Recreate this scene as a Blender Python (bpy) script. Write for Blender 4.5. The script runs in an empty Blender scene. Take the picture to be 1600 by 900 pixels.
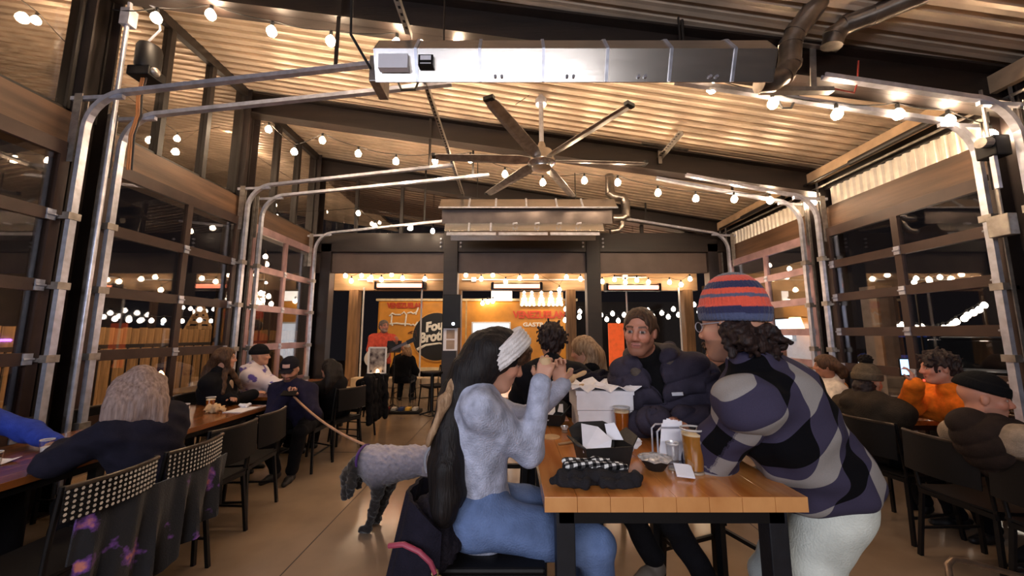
import bpy, bmesh, math, random
import numpy as np
from mathutils import Vector, Matrix, Quaternion
rnd = random.Random(7)
S = bpy.context.scene
COL = S.collection
PI = math.pi
R = math.radians
# ---------------------------------------------------------------- camera, world, light, exposure
cam_d = bpy.data.cameras.new('camera'); cam = bpy.data.objects.new('camera', cam_d); COL.objects.link(cam)
cam.location = (0, 0, 1.5); cam.rotation_euler = (R(90 + 7.2), 0, 0)
cam_d.sensor_width = 36; cam_d.lens = 570 / 1600 * 36; cam_d.clip_start = .05; cam_d.clip_end = 300
S.camera = cam
S.view_settings.view_transform = 'Standard'; S.view_settings.look = 'None'
S.view_settings.gamma = 1; S.view_settings.exposure = 0.95
S.view_settings.use_curve_mapping = False
S.cycles.use_denoising = True
S.cycles.max_bounces = 7; S.cycles.transparent_max_bounces = 24
S.cycles.sample_clamp_indirect = 6
world = bpy.data.worlds.new('night_sky'); S.world = world; world.use_nodes = True
world.node_tree.nodes['Background'].inputs[0].default_value = (.10, .085, .10, 1)
world.node_tree.nodes['Background'].inputs[1].default_value = .035

def area(name, loc, target, sx, sy, power, color):
    d = bpy.data.lights.new(name, 'AREA'); d.shape = 'RECTANGLE'; d.size = sx; d.size_y = sy
    d.energy = power; d.color = color
    o = bpy.data.objects.new(name, d); COL.objects.link(o); o.location = loc
    o.rotation_euler = (Vector(target) - Vector(loc)).to_track_quat('-Z', 'Y').to_euler(); return o
# unseen lights assumed behind the camera, for the foreground and the heater's reflections
area('assumed_front_light', (0.1, -2.9, 2.6), (0.4, 2.6, 1.3), 2.8, .8, 54, (.97, .94, .97))
area('assumed_cool_light', (-2.9, -2.7, 2.5), (-.6, 2.6, 2.6), 1.7, .9, 50, (.74, .80, 1.0))
# unseen fill lights added to brighten fence, truck, parked cars and annex
area('patio_fill', (-5.2, 6.0, 3.6), (-7.5, 6.5, .8), 3.0, .6, 42, (1, .66, .36))
area('forecourt_fill', (-1.2, 10.2, 3.3), (-1.2, 12.4, 1.5), 5.0, .3, 34, (1, .78, .55))
area('parking_fill', (13.0, 8.0, 6.0), (13.5, 11.5, 0), 1.0, .5, 150, (.85, .9, 1))
area('annex_fill', (6.3, 8.5, 3.2), (7.7, 8.5, 1.2), 2.5, .4, 26, (1, .72, .45))

# ---------------------------------------------------------------- node materials
def lin(c):
    return tuple((x / 12.92 if x <= .04045 else ((x + .055) / 1.055) ** 2.4) for x in c)
def hexc(h):
    return lin(tuple(int(h[i:i + 2], 16) / 255 for i in (0, 2, 4)))
MATS = {}
def mat(name, color, rough=.6, metal=0., var=.12, scale=8., bump=0., bscale=60., emit=None, estr=0., stretch=(1, 1, 1), coat=0., spec=.5, attr=None, coord='Object', alpha=None, trans=0., color2=None, sheen=0.):
    """A procedural principled material: two tones mixed by noise, fine bump, optional colour attribute."""
    if name in MATS: return MATS[name]
    m = bpy.data.materials.new(name); m.use_nodes = True; nt = m.node_tree; N = nt.nodes; L = nt.links
    b = N['Principled BSDF']
    if isinstance(color, str): color = hexc(color)
    if isinstance(color2, str): color2 = hexc(color2)
    tc = N.new('ShaderNodeTexCoord'); mp = N.new('ShaderNodeMapping'); mp.inputs['Scale'].default_value = stretch
    L.new(tc.outputs[coord], mp.inputs[0])
    nz = N.new('ShaderNodeTexNoise'); nz.inputs['Scale'].default_value = scale; nz.inputs['Detail'].default_value = 5
    L.new(mp.outputs[0], nz.inputs['Vector'])
    rp = N.new('ShaderNodeValToRGB'); rp.color_ramp.elements[0].position = .3; rp.color_ramp.elements[1].position = .72
    c2 = color2 if color2 else tuple(min(1, x * (1 + var * 1.6)) for x in color)
    c1 = tuple(x * (1 - var * 1.6) for x in color) if not color2 else color
    rp.color_ramp.elements[0].color = (*c1, 1); rp.color_ramp.elements[1].color = (*c2, 1)
    L.new(nz.outputs['Fac'], rp.inputs[0]); out = rp.outputs[0]
    if attr:
        at_ = N.new('ShaderNodeAttribute'); at_.attribute_name = attr
        mx = N.new('ShaderNodeMix'); mx.data_type = 'RGBA'; mx.blend_type = 'MULTIPLY'; mx.inputs[0].default_value = 1
        L.new(at_.outputs['Color'], mx.inputs[6]); L.new(out, mx.inputs[7]); out = mx.outputs[2]
    L.new(out, b.inputs['Base Color'])
    b.inputs['Roughness'].default_value = rough; b.inputs['Metallic'].default_value = metal
    b.inputs['Specular IOR Level'].default_value = spec
    if coat: b.inputs['Coat Weight'].default_value = coat; b.inputs['Coat Roughness'].default_value = .12
    if sheen: b.inputs['Sheen Weight'].default_value = sheen
    if trans: b.inputs['Transmission Weight'].default_value = trans
    if alpha is not None: b.inputs['Alpha'].default_value = alpha
    if bump:
        n2 = N.new('ShaderNodeTexNoise'); n2.inputs['Scale'].default_value = bscale; n2.inputs['Detail'].default_value = 3
        L.new(mp.outputs[0], n2.inputs['Vector'])
        bp = N.new('ShaderNodeBump'); bp.inputs['Strength'].default_value = bump; bp.inputs['Distance'].default_value = .01
        L.new(n2.outputs['Fac'], bp.inputs['Height']); L.new(bp.outputs[0], b.inputs['Normal'])
    if emit is not None:
        if isinstance(emit, str): emit = hexc(emit)
        b.inputs['Emission Color'].default_value = (*emit, 1); b.inputs['Emission Strength'].default_value = estr
    MATS[name] = m; return m

def glass_mat(name, tint=(1, 1, 1), refl=.5, rough=.02):
    """Thin sheet glass: clear from straight on, mirror-like at a grazing angle."""
    m = bpy.data.materials.new(name); m.use_nodes = True; nt = m.node_tree; N = nt.nodes; L = nt.links
    N.remove(N['Principled BSDF']); out = N['Material Output']
    t = N.new('ShaderNodeBsdfTransparent'); t.inputs[0].default_value = (*tint, 1)
    g = N.new('ShaderNodeBsdfGlossy'); g.inputs['Roughness'].default_value = rough; g.inputs[0].default_value = (.9, .9, .9, 1)
    ge = N.new('ShaderNodeNewGeometry'); dt = N.new('ShaderNodeVectorMath'); dt.operation = 'DOT_PRODUCT'
    L.new(ge.outputs['Normal'], dt.inputs[0]); L.new(ge.outputs['Incoming'], dt.inputs[1])
    def ma(op, x, y=None):
        n_ = N.new('ShaderNodeMath'); n_.operation = op; n_.use_clamp = True
        for i_, q_ in enumerate((x, y)):
            if q_ is None: continue
            if isinstance(q_, (int, float)): n_.inputs[i_].default_value = q_
            else: L.new(q_, n_.inputs[i_])
        return n_.outputs[0]
    mu = ma('MULTIPLY', ma('ADD', ma('MULTIPLY', ma('POWER', ma('SUBTRACT', 1., ma('ABSOLUTE', dt.outputs['Value'])), 5.), .96), .04), refl * 2)
    mx = N.new('ShaderNodeMixShader'); L.new(mu, mx.inputs[0]); L.new(t.outputs[0], mx.inputs[1]); L.new(g.outputs[0], mx.inputs[2])
    L.new(mx.outputs[0], out.inputs[0]); MATS[name] = m; return m

M = {}
M['steel_dark'] = mat('dark_steel_paint', '1b1512', .45, .0, .25, 5, .08, 30)
M['column'] = mat('column_paint', '221a18', .42, .1, .25, 4, .08, 30)
M['beam'] = mat('beam_wood_dark', '1e140f', .5, 0, .3, 3, .15, 24, stretch=(.3, 4, 4))
M['glulam'] = mat('glulam_wood', '5e4430', .5, 0, .3, 3, .15, 24, stretch=(4, .35, 4))
M['corrugated'] = mat('galvanised_corrugated', 'cdb9a3', .4, .35, .14, 2.5, .05, 20)
M['galv'] = mat('galvanised_steel', 'c2c4d0', .32, .6, .14, 14, .06, 40)
M['galv_dull'] = mat('galvanised_strut', '9a938c', .42, .75, .18, 14, .06, 40)
M['stainless'] = mat('stainless_heater', 'd8d2cb', .27, .95, .06, 3, .02, 50, stretch=(1, 1, 14))
M['flue'] = mat('flue_pipe', '8d847c', .28, .9, .25, 8, .06, 20)
M['concrete'] = mat('polished_concrete', '6e5c4c', .17, 0, .0, .9, .06, 5, color2='a08a74')
M['black'] = mat('black_metal', '0b090a', .5, .1, .2, 8, spec=.35)
M['black_seat'] = mat('black_seat', '0c0a0b', .55, 0, .2, 8, .05, spec=.25)
M['rubber'] = mat('black_rubber', '0b0a0a', .8)
M['table_wood'] = mat('table_maple', 'b0682e', .2, 0, .0, 3.2, .05, 30, stretch=(7, .7, 2), coat=.45, color2='d48e4c')
M['table_edge'] = mat('table_edge_wood', 'b87b45', .35, 0, .0, 3.0, .05, 30, stretch=(3, .7, 2), color2='d49a60')
M['dark_table'] = mat('walnut_table', '7d4a22', .25, 0, .25, 3, .05, 30, stretch=(5, .6, 2), coat=.4)
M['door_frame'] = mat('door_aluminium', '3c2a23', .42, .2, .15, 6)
M['door_frame_pale'] = mat('door_aluminium_lit', 'b08f90', .38, .35, .15, 6)  # purple neon light on the far door frames put into this pinkish tone
M['white'] = mat('white_paint', 'dedad6', .55, 0, .05)
M['paper'] = mat('white_paper', 'e6e4ea', .75, 0, .03, 20)
M['card'] = mat('kraft_card', 'c7a57c', .8, 0, .1, 20)
M['post_wood'] = mat('porch_timber', '8a6643', .65, 0, .25, 4, .12, 22, stretch=(4, 4, .4))
M['fascia'] = mat('porch_fascia', 'a98763', .6, 0, .18, 3, .1, 20, stretch=(.4, 3, 3))
M['fence'] = mat('fence_board', '9c7a52', .7, 0, .28, 3, .15, 20, stretch=(5, 5, .4))
M['glass'] = glass_mat('window_glass', (.88, .86, .85), 1.3)
M['clear'] = glass_mat('drinking_glass', (.93, .93, .93), .7)
M['bulb'] = mat('bulb_glow', 'ffd9a8', .4, emit=(1, .72, .47), estr=118)
M['bulb_far'] = mat('bulb_glow_far', 'ffe3bd', .4, emit=(1, .74, .50), estr=30)
M['bulb_white'] = mat('bulb_glow_white', 'fff4e4', .4, emit=(1, .86, .70), estr=9)
M['element'] = mat('heater_element', 'ff7a50', .5, emit=(1, .28, .15), estr=3.2)
M['led'] = mat('white_led', 'ffffff', .4, emit=(.75, .85, 1), estr=8)
M['asphalt'] = mat('asphalt', '1c1a1b', .8, 0, .3, 4, .2, 60)
M['deck'] = mat('patio_deck', '4a382a', .7, 0, .3, 4, .1, 20)

# ---------------------------------------------------------------- mesh builder
def place(o, parent, loc):
    """parent o; loc is in world coordinates, or in the root's own ones when the root was made local"""
    o.location = loc
    if parent is None: return
    o.parent = parent; root = parent; off = Vector(parent.location)
    while root.parent is not None: root = root.parent; off += Vector(root.location)
    if root.get('_local'):
        off -= Vector(root.location)
    o.location = Vector(loc) - off
class MB:
    def __init__(s): s.v = []; s.f = []; s.m = []
    def add(s, v, f, mi=0):
        n = len(s.v); s.v += [tuple(p) for p in v]; s.f += [tuple(i + n for i in q) for q in f]; s.m += [mi] * len(f); return s
    def box(s, lo, hi, mi=0, mtx=None):
        x0, y0, z0 = lo; x1, y1, z1 = hi
        v = [Vector(p) for p in ((x0, y0, z0), (x1, y0, z0), (x1, y1, z0), (x0, y1, z0), (x0, y0, z1), (x1, y0, z1), (x1, y1, z1), (x0, y1, z1))]
        if mtx: v = [mtx @ p for p in v]
        return s.add(v, [(0, 3, 2, 1), (4, 5, 6, 7), (0, 1, 5, 4), (1, 2, 6, 5), (2, 3, 7, 6), (3, 0, 4, 7)], mi)
    def beam(s, a, b, w, h, mi=0, up=(0, 0, 1)):
        """a rectangular bar from a to b, w wide and h deep (h along up)"""
        a = Vector(a); b = Vector(b); d = (b - a).normalized(); u = Vector(up)
        if abs(d.dot(u)) > .98: u = Vector((0, 1, 0))
        r = d.cross(u).normalized(); u = r.cross(d).normalized(); v = []
        for p in (a, b):
            for i, j in ((-1, -1), (1, -1), (1, 1), (-1, 1)): v.append(p + r * (w / 2 * i) + u * (h / 2 * j))
        return s.add(v, [(3, 2, 1, 0), (4, 5, 6, 7), (0, 1, 5, 4), (1, 2, 6, 5), (2, 3, 7, 6), (3, 0, 4, 7)], mi)
    def tube(s, pts, r, n=8, mi=0, cap=True):
        pts = [Vector(p) for p in pts]; k = len(pts); rr = r if hasattr(r, '__len__') else [r] * k
        T = [(pts[min(i + 1, k - 1)] - pts[max(i - 1, 0)]).normalized() for i in range(k)]
        u = T[0].orthogonal().normalized(); v = []
        for i in range(k):
            u = (u - T[i] * u.dot(T[i])).normalized(); w = T[i].cross(u)
            for j in range(n):
                a = 2 * PI * j / n; v.append(pts[i] + (u * math.cos(a) + w * math.sin(a)) * rr[i])
        f = [(i * n + j, i * n + (j + 1) % n, (i + 1) * n + (j + 1) % n, (i + 1) * n + j) for i in range(k - 1) for j in range(n)]
        if cap: f += [tuple(range(n - 1, -1, -1)), tuple((k - 1) * n + j for j in range(n))]
        return s.add(v, f, mi)
    def lathe(s, prof, c=(0, 0, 0), n=20, mi=0, cap0=True, cap1=True, mis=None, mtx=None):
        v = []; k = len(prof)
        for r_, z in prof:
            for j in range(n):
                a = 2 * PI * j / n; p = Vector((r_ * math.cos(a), r_ * math.sin(a), z))
                v.append((mtx @ p if mtx else p) + Vector(c))
        base = len(s.v)
        for i in range(k - 1):
            ff = [(i * n + j, i * n + (j + 1) % n, (i + 1) * n + (j + 1) % n, (i + 1) * n + j) for j in range(n)]
            if i == 0: s.add(v, ff, mis[0] if mis else mi)
            else:
                s.f += [tuple(q + base for q in t) for t in ff]; s.m += [mis[i] if mis else mi] * n
        if cap0: s.f.append(tuple(base + j for j in range(n - 1, -1, -1))); s.m.append(mis[0] if mis else mi)
        if cap1: s.f.append(tuple(base + (k - 1) * n + j for j in range(n))); s.m.append(mis[-1] if mis else mi)
        return s
    def ball(s, c, r, n=12, mi=0, sc=(1, 1, 1)):
        c = Vector(c); v = []; k = max(4, n // 2 + 1)
        for i in range(k + 1):
            t = PI * i / k
            for j in range(n):
                a = 2 * PI * j / n
                v.append(c + Vector((r * sc[0] * math.sin(t) * math.cos(a), r * sc[1] * math.sin(t) * math.sin(a), r * sc[2] * math.cos(t))))
        f = [(i * n + j, (i + 1) * n + j, (i + 1) * n + (j + 1) % n, i * n + (j + 1) % n) for i in range(k) for j in range(n)]
        return s.add(v, f, mi)
    def sheet(s, grid, mi=0, thick=0.):
        """grid[i][j] of points -> a quad sheet, given a thickness when asked"""
        a = len(grid); b = len(grid[0]); v = [Vector(p) for row in grid for p in row]
        f = [(i * b + j, i * b + j + 1, (i + 1) * b + j + 1, (i + 1) * b + j) for i in range(a - 1) for j in range(b - 1)]
        if thick:
            nn = [Vector((0, 0, 0)) for _ in v]
            for q in f:
                n_ = (v[q[2]] - v[q[0]]).cross(v[q[3]] - v[q[1]])
                for i in q: nn[i] += n_
            w = [p - n_.normalized() * thick if n_.length else p for p, n_ in zip(v, nn)]; o = len(v)
            f2 = [tuple(reversed([i + o for i in q])) for q in f]
            e = [(i * b, (i + 1) * b) for i in range(a - 1)] + [((i + 1) * b + b - 1, i * b + b - 1) for i in range(a - 1)] + [(j + 1, j) for j in range(b - 1)] + [((a - 1) * b + j, (a - 1) * b + j + 1) for j in range(b - 1)]
            f = f + f2 + [(p, q, q + o, p + o) for p, q in e]; v = v + w
        return s.add(v, f, mi)
    def build(s, name, m, parent=None, smooth=False, bevel=0., origin=None):
        me = bpy.data.meshes.new(name)
        o_ = Vector(origin) if origin is not None else Vector((0, 0, 0))
        me.from_pydata([tuple(Vector(p) - o_) for p in s.v], [], s.f); me.update()
        ms = m if isinstance(m, (list, tuple)) else [m]
        for q in ms: me.materials.append(q)
        if len(ms) > 1: me.polygons.foreach_set('material_index', s.m)
        if smooth: me.polygons.foreach_set('use_smooth', [True] * len(me.polygons))
        o = bpy.data.objects.new(name, me); COL.objects.link(o); o.location = o_
        place(o, parent, o_)
        if bevel:
            md = o.modifiers.new('bevel', 'BEVEL'); md.width = bevel; md.segments = 2; md.limit_method = 'ANGLE'; md.angle_limit = R(40)
        if smooth:
            try: me.set_sharp_from_angle(angle=R(45))
            except Exception: pass
        return o

def tag(o, label=None, cat=None, group=None, kind=None):
    if label: o['label'] = label
    if cat: o['category'] = cat
    if group: o['group'] = group
    if kind: o['kind'] = kind
    return o
def empty(name, loc, label=None, cat=None, group=None, rz=0., local=False):
    o = bpy.data.objects.new(name, None); COL.objects.link(o); o.location = loc; o.rotation_euler = (0, 0, rz); o.empty_display_size = .1
    if local or rz: o['_local'] = 1
    return tag(o, label, cat, group)
def struct(o): o['kind'] = 'structure'; return o
def dup(root, loc, rz, label=None, group=None):
    c = root.copy(); COL.objects.link(c); c.location = loc; c.rotation_euler = (0, 0, rz)
    if label: c['label'] = label
    if group: c['group'] = group
    for ch in list(root.children):
        d = ch.copy(); COL.objects.link(d); d.parent = c
        for g in list(ch.children):
            e = g.copy(); COL.objects.link(e); e.parent = d
    return c
def roof_z(x): return 4.5 - .165 * x
def text_mesh(txt, name, m, parent, loc, rot, size, sx=1., ext=.004, bold=0., shear=0., align='LEFT'):
    cu = bpy.data.curves.new(name, 'FONT'); cu.body = txt; cu.size = size; cu.extrude = ext; cu.offset = bold; cu.shear = shear; cu.align_x = align
    cu.resolution_u = 3
    t = bpy.data.objects.new(name, cu); COL.objects.link(t)
    bpy.context.view_layer.update()
    me = bpy.data.meshes.new_from_object(t.evaluated_get(bpy.context.evaluated_depsgraph_get()))
    bpy.data.objects.remove(t)
    me.name = name; me.materials.clear(); me.materials.append(m)
    o = bpy.data.objects.new(name, me); COL.objects.link(o); o.scale = (sx, 1, 1); o.rotation_euler = rot
    place(o, parent, Vector(loc))
    return o
# ================================================================ the setting
XL, XR, YE = -3.9, 4.25, 7.25
fl = MB(); fl.box((-4.6, -3.6, -.12), (4.8, 9.2, 0)); struct(fl.build('floor', M['concrete']))
j = MB()
for y in (2.2, 4.9, 7.25): j.box((-3.9, y - .004, 0), (4.2, y + .004, .0012))
for x in (-1.45, 1.9): j.box((x - .004, -3, 0), (x + .004, 7.2, .0012))
struct(j.build('trim_1', mat('floor_joint', '3a2f28', .7)))
g = MB(); g.box((-16, -4, -.25), (-4.6, 22, -.06)); struct(g.build('ground_patio', M['deck']))
g = MB(); g.box((4.8, -4, -.25), (40, 40, -.08)); struct(g.build('ground_parking', M['asphalt']))
g = MB(); g.box((-4.6, 9.2, -.25), (4.8, 22, -.05)); struct(g.build('ground_yard', mat('yard_gravel', '6b5b4b', .85, 0, .2, 30, .3, 80)))
# corrugated roof: real ribs running across the hall
def corrugated(name, x0, x1, y0, y1, pitch, depth, zf, m):
    v = []; f = []; xs = [x0 + (x1 - x0) * i / 6 for i in range(7)]; y = y0; prof = []
    k_ = 0
    while y < y1:
        prof += [(y, 0), (y + pitch * .30, .004), (y + pitch * .60, 0), (y + pitch * .64, depth), (y + pitch * .94, depth)]
        y += pitch
    for yy, d in prof:
        for x in xs: v.append((x, yy, zf(x) + d))
    n = len(xs)
    for i in range(len(prof) - 1):
        for k in range(n - 1): f.append((i * n + k, i * n + k + 1, (i + 1) * n + k + 1, (i + 1) * n + k))
    b = MB(); b.add(v, f); o = b.build(name, m); return struct(o)
corrugated('ceiling', -4.15, 4.5, -3.6, 7.4, .125, .085, roof_z, M['corrugated'])
corrugated('ceiling_porch_left', -10.5, -4.15, -1.0, 13.0, .125, .085, lambda x: roof_z(x) + .02, M['corrugated'])
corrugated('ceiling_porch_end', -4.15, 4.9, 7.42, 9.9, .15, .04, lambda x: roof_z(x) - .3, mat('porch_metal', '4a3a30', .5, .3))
b = MB(); b.box((-4.0, -3.7, 0), (4.4, -3.6, 5.2)); struct(b.build('wall_back', mat('back_wall_paint', '4a3a34', .6)))
# transverse roof beams (steel I sections)
def ibeam(name, a, b_, h, w, m):
    a = Vector(a); b_ = Vector(b_); q = MB()
    for dz, ww, hh in ((0, .02, h), (h / 2 - .01, w, .022), (-h / 2 + .01, w, .022)): q.beam(a + Vector((0, 0, dz)), b_ + Vector((0, 0, dz)), ww, hh)
    return struct(q.build(name, m))
for i, (yl, yr) in enumerate(((1.0, .85), (3.18, 2.95), (5.18, 4.93), (7.25, 7.25))):
    ibeam('beam_%d' % (i + 1), (-4.05, yl, roof_z(-4.05) - .19), (4.4, yr, roof_z(4.4) - .19), .34, .2, M['beam'])
# purlin angles at the roof edge (right) and left
b = MB(); b.beam((4.2, -3, 3.66), (4.2, 7.2, 3.66), .06, .16); struct(b.build('trim_2', mat('eave_trim', 'b29576', .55)))
b = MB(); b.beam((-4.0, -3, roof_z(-4) - .06), (-4.0, 7.3, roof_z(-4) - .06), .08, .12); struct(b.build('trim_3', M['steel_dark']))
# wall columns: H sections with a plate
LCOL = (1.0, 3.18, 5.18, 7.2); RCOL = (.85, 2.95, 4.93, 7.1)
n = 0
for side, ys, x in ((-1, LCOL, XL - .12), (1, RCOL, XR + .12)):
    for y in ys:
        n += 1; q = MB(); zt = roof_z(x) - .02
        q.box((x - .012, y - .1, 0), (x + .012, y + .1, zt))
        q.box((x - .12, y - .115, 0), (x + .12, y - .1, zt)); q.box((x - .12, y + .1, 0), (x + .12, y + .115, zt))
        q.box((x - .16, y - .15, 0), (x + .16, y + .15, .015))
        o = struct(q.build('column_%d' % n, M['column']))
        if side < 0 and y > 6: continue
        # bright edge angle that carries the track
        k = MB(); xx = x - side * .135
        for s_ in (-1, 1):
            k.box((min(xx, xx - side * .03), y + s_ * .095 - .004, .02), (max(xx, xx - side * .03), y + s_ * .095 + .004, 3.6))
        k.build('track_angle', M['galv_dull'], o)
# ---- headers, strips, clerestory glazing
def seg(ys):
    return [(ys[i] + .115, ys[i + 1] - .115) for i in range(len(ys) - 1)]
t = 4
for (y0, y1) in seg(LCOL):
    q = MB(); q.box((XL - .2, y0, 3.05), (XL - .04, y1, 3.47)); struct(q.build('header_%d' % t, M['glulam'])); t += 1
for (y0, y1) in seg(RCOL):
    q = MB(); q.box((XR + .04, y0, 2.9), (XR + .2, y1, 3.22)); struct(q.build('header_%d' % t, M['glulam'])); t += 1
    v = []; f = []; yy = y0; pr = []
    while yy < y1 - .05:
        pr += [(yy, 0), (yy + .03, .0), (yy + .045, .025), (yy + .075, .025)]; yy += .09
    for a_, d in pr: v += [(XR + .06 + d, a_, 3.22), (XR + .06 + d, a_, 3.47)]
    f = [(2 * i, 2 * i + 2, 2 * i + 3, 2 * i + 1) for i in range(len(pr) - 1)]
    q = MB(); q.add(v, f); struct(q.build('trim_%d' % t, mat('wall_corrugated', 'd8cfc0', .45, .2, .08, 8)))
    q = MB(); q.box((XR + .05, y0, 3.47), (XR + .12, y1, 3.86)); struct(q.build('wall_right_upper_%d' % t, M['steel_dark']))
    q = MB(); q.tube([(XR - .03, y0 - .1, 3.5), (XR - .03, y1 + .1, 3.5)], .014, 8); struct(q.build('trim_%d0' % t, M['galv_dull']))
wn = 0
def glazing(n_, x, y0, y1, z0, z1, muls, hz=()):
    """clerestory light: frame with mullions and single panes, all of it in the wall plane"""
    root = struct(empty('window_%d' % n_, (x, (y0 + y1) / 2, z0)))
    q = MB()
    for y in (y0, y1): q.box((x - .03, y - .03, z0), (x + .03, y + .03, z1))
    for z in (z0, z1): q.box((x - .03, y0, z - .025), (x + .03, y1, z + .025))
    q.build('frame', M['steel_dark'], root)
    for y in muls: k = MB(); k.box((x - .05, y - .03, z0), (x + .05, y + .03, z1)); k.build('mullion', M['steel_dark'], root)
    ys = [y0] + list(muls) + [y1]
    for i in range(len(ys) - 1):
        k = MB(); k.box((x - .003, ys[i] + .03, z0 + .02), (x + .003, ys[i + 1] - .03, z1 - .02)); k.build('pane', M['glass'], root)
    return root
for (y0, y1) in seg(LCOL):
    wn += 1; w = (y1 - y0) / 3
    glazing(wn, XL - .12, y0, y1, 3.49, roof_z(XL) - .06, [y0 + w, y0 + 2 * w])
# ---- glazed sectional doors
def sectional_door(n_, x, y0, y1, z0, sec, nsec, mull, mframe, side):
    root = struct(empty('door_%d' % n_, (x, (y0 + y1) / 2, 0)))
    for k in range(nsec + 1):
        z = z0 + sec * k; h = .05 if 0 < k < nsec else .06
        q = MB(); q.box((x - .025, y0, max(0, z - h)), (x + .025, y1, z + h)); q.build('rail', mframe, root)
    for y in [y0] + mull + [y1]:
        q = MB(); q.box((x - .024, y - .035, .0), (x + .024, y + .035, z0 + sec * nsec)); q.build('stile', mframe, root)
    ys = [y0] + mull + [y1]
    for k in range(nsec):
        for i in range(len(ys) - 1):
            q = MB(); q.box((x - .004, ys[i] + .03, z0 + sec * k + .05), (x + .004, ys[i + 1] - .03, z0 + sec * (k + 1) - .05)); q.build('pane', M['glass'], root)
    for k in range(1, nsec):
        z = z0 + sec * k
        for y in [y0 + .04] + mull + [y1 - .04]:
            q = MB(); xx = x - side * .03
            q.box((xx - .006, y - .03, z - .045), (xx + .006, y + .03, z - .01)); q.box((xx - .006, y - .03, z + .01), (xx + .006, y + .03, z + .045))
            q.tube([(xx - side * .01, y - .034, z), (xx - side * .01, y + .034, z)], .01, 6)
            q.build('hinge', M['galv'], root)
    return root
sectional_door(1, XL, 1.12, 3.0, .1, .6, 5, [2.06], M['door_frame'], -1)
sectional_door(2, XL, 3.36, 5.02, .1, .6, 5, [4.25], M['door_frame'], -1)
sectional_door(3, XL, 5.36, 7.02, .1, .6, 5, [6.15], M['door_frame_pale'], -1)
sectional_door(4, XR, .97, 2.78, .21, .44, 6, [1.9], M['door_frame'], 1)
sectional_door(5, XR, 3.1, 4.78, .21, .44, 6, [3.92], M['door_frame'], 1)
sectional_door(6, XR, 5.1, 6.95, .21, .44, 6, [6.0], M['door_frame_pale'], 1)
# ---- end wall: two timber posts, beams with bolt plates, transom band, glass above
q = MB()
for X in (-1.22, 1.62): pass
for i, X in enumerate((-1.22, 1.62)):
    q = MB(); q.box((X - .14, YE - .12, 0), (X + .14, YE + .12, 3.56)); o = struct(q.build('post_%d' % (i + 1), M['beam'], bevel=.01))
    for s_ in (-1, 1):
        for z in (3.23, 3.31, 3.39):
            k = MB(); k.lathe([(.022, 0), (.022, .02), (.012, .03)], n=8, mtx=Matrix.Translation((X + s_ * .2, YE - .11, z)) @ Matrix.Rotation(R(90), 4, 'X')); k.build('bolt', M['galv'], o)
for i, (xa, xb) in enumerate(((-4.1, -1.36), (-1.08, 1.48), (1.76, 4.45))):
    q = MB(); q.box((xa, YE - .1, 3.13), (xb, YE + .1, 3.52)); struct(q.build('beam_end_%d' % (i + 1), M['beam'], bevel=.008))
    q = MB(); q.box((xa, YE - .02, 2.72), (xb, YE + .06, 3.13)); struct(q.build('trim_2%d' % i, mat('transom_band', '5d4e46', .5, .2, .12, 3)))
    root = struct(empty('window_%d' % (10 + i), ((xa + xb) / 2, YE, 3.55)))
    zt = roof_z((xa + xb) / 2) - .12
    pn = MB(); k0, k1 = roof_z(xa) - .36, roof_z(xb) - .36
    pn.add([(xa, YE, 3.53), (xb, YE, 3.53), (xb, YE, max(k1, 3.56)), (xa, YE, max(k0, 3.6))], [(0, 1, 2, 3)]); pn.build('pane', M['glass'], root)
    for f_ in (.33, .67):
        xm = xa + (xb - xa) * f_; k = MB(); k.box((xm - .03, YE - .03, 3.52), (xm + .03, YE + .03, roof_z(xm) - .36)); k.build('mullion', M['steel_dark'], root)
# corner posts at the end wall
for i, (X, w) in enumerate(((-3.72, .1), (4.02, .1))):
    q = MB(); q.box((X - w, YE - .1, 0), (X + w, YE + .1, 3.3)); struct(q.build('post_%d' % (i + 3), M['column']))
# ---- porch behind the end wall: fascia, timber posts, thin screen poles
q = MB(); q.box((-4.7, 9.55, 2.64), (4.9, 9.7, 3.45)); struct(q.build('beam_porch', M['fascia'], bevel=.01))
for i, X in enumerate((-4.15, -1.45, 1.55, 4.62)):
    q = MB(); q.box((X - .12, 9.5, 0), (X + .12, 9.74, 2.66)); struct(q.build('post_%d' % (i + 5), M['post_wood'], bevel=.01))
for i, X in enumerate((-3.86, -2.35, 2.3, 2.98, 4.35)):
    q = MB(); q.tube([(X, 9.45, 0), (X, 9.45, 2.7)], .022, 8); struct(q.build('post_%d' % (i + 9), M['white']))
# ---- far surroundings: dark yard wall and trees silhouettes are left to the night
b = MB(); b.box((7.6, 8.75, -.1), (7.8, 14.5, 3.4)); struct(b.build('wall_annex', mat('annex_stucco', '9a7f60', .7, 0, .1, 3)))
b = MB(); b.box((-1.2, 16, -.1), (10, 16.3, 2.9)); struct(b.build('wall_yard', mat('yard_wall', '2a2320', .8)))

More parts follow.
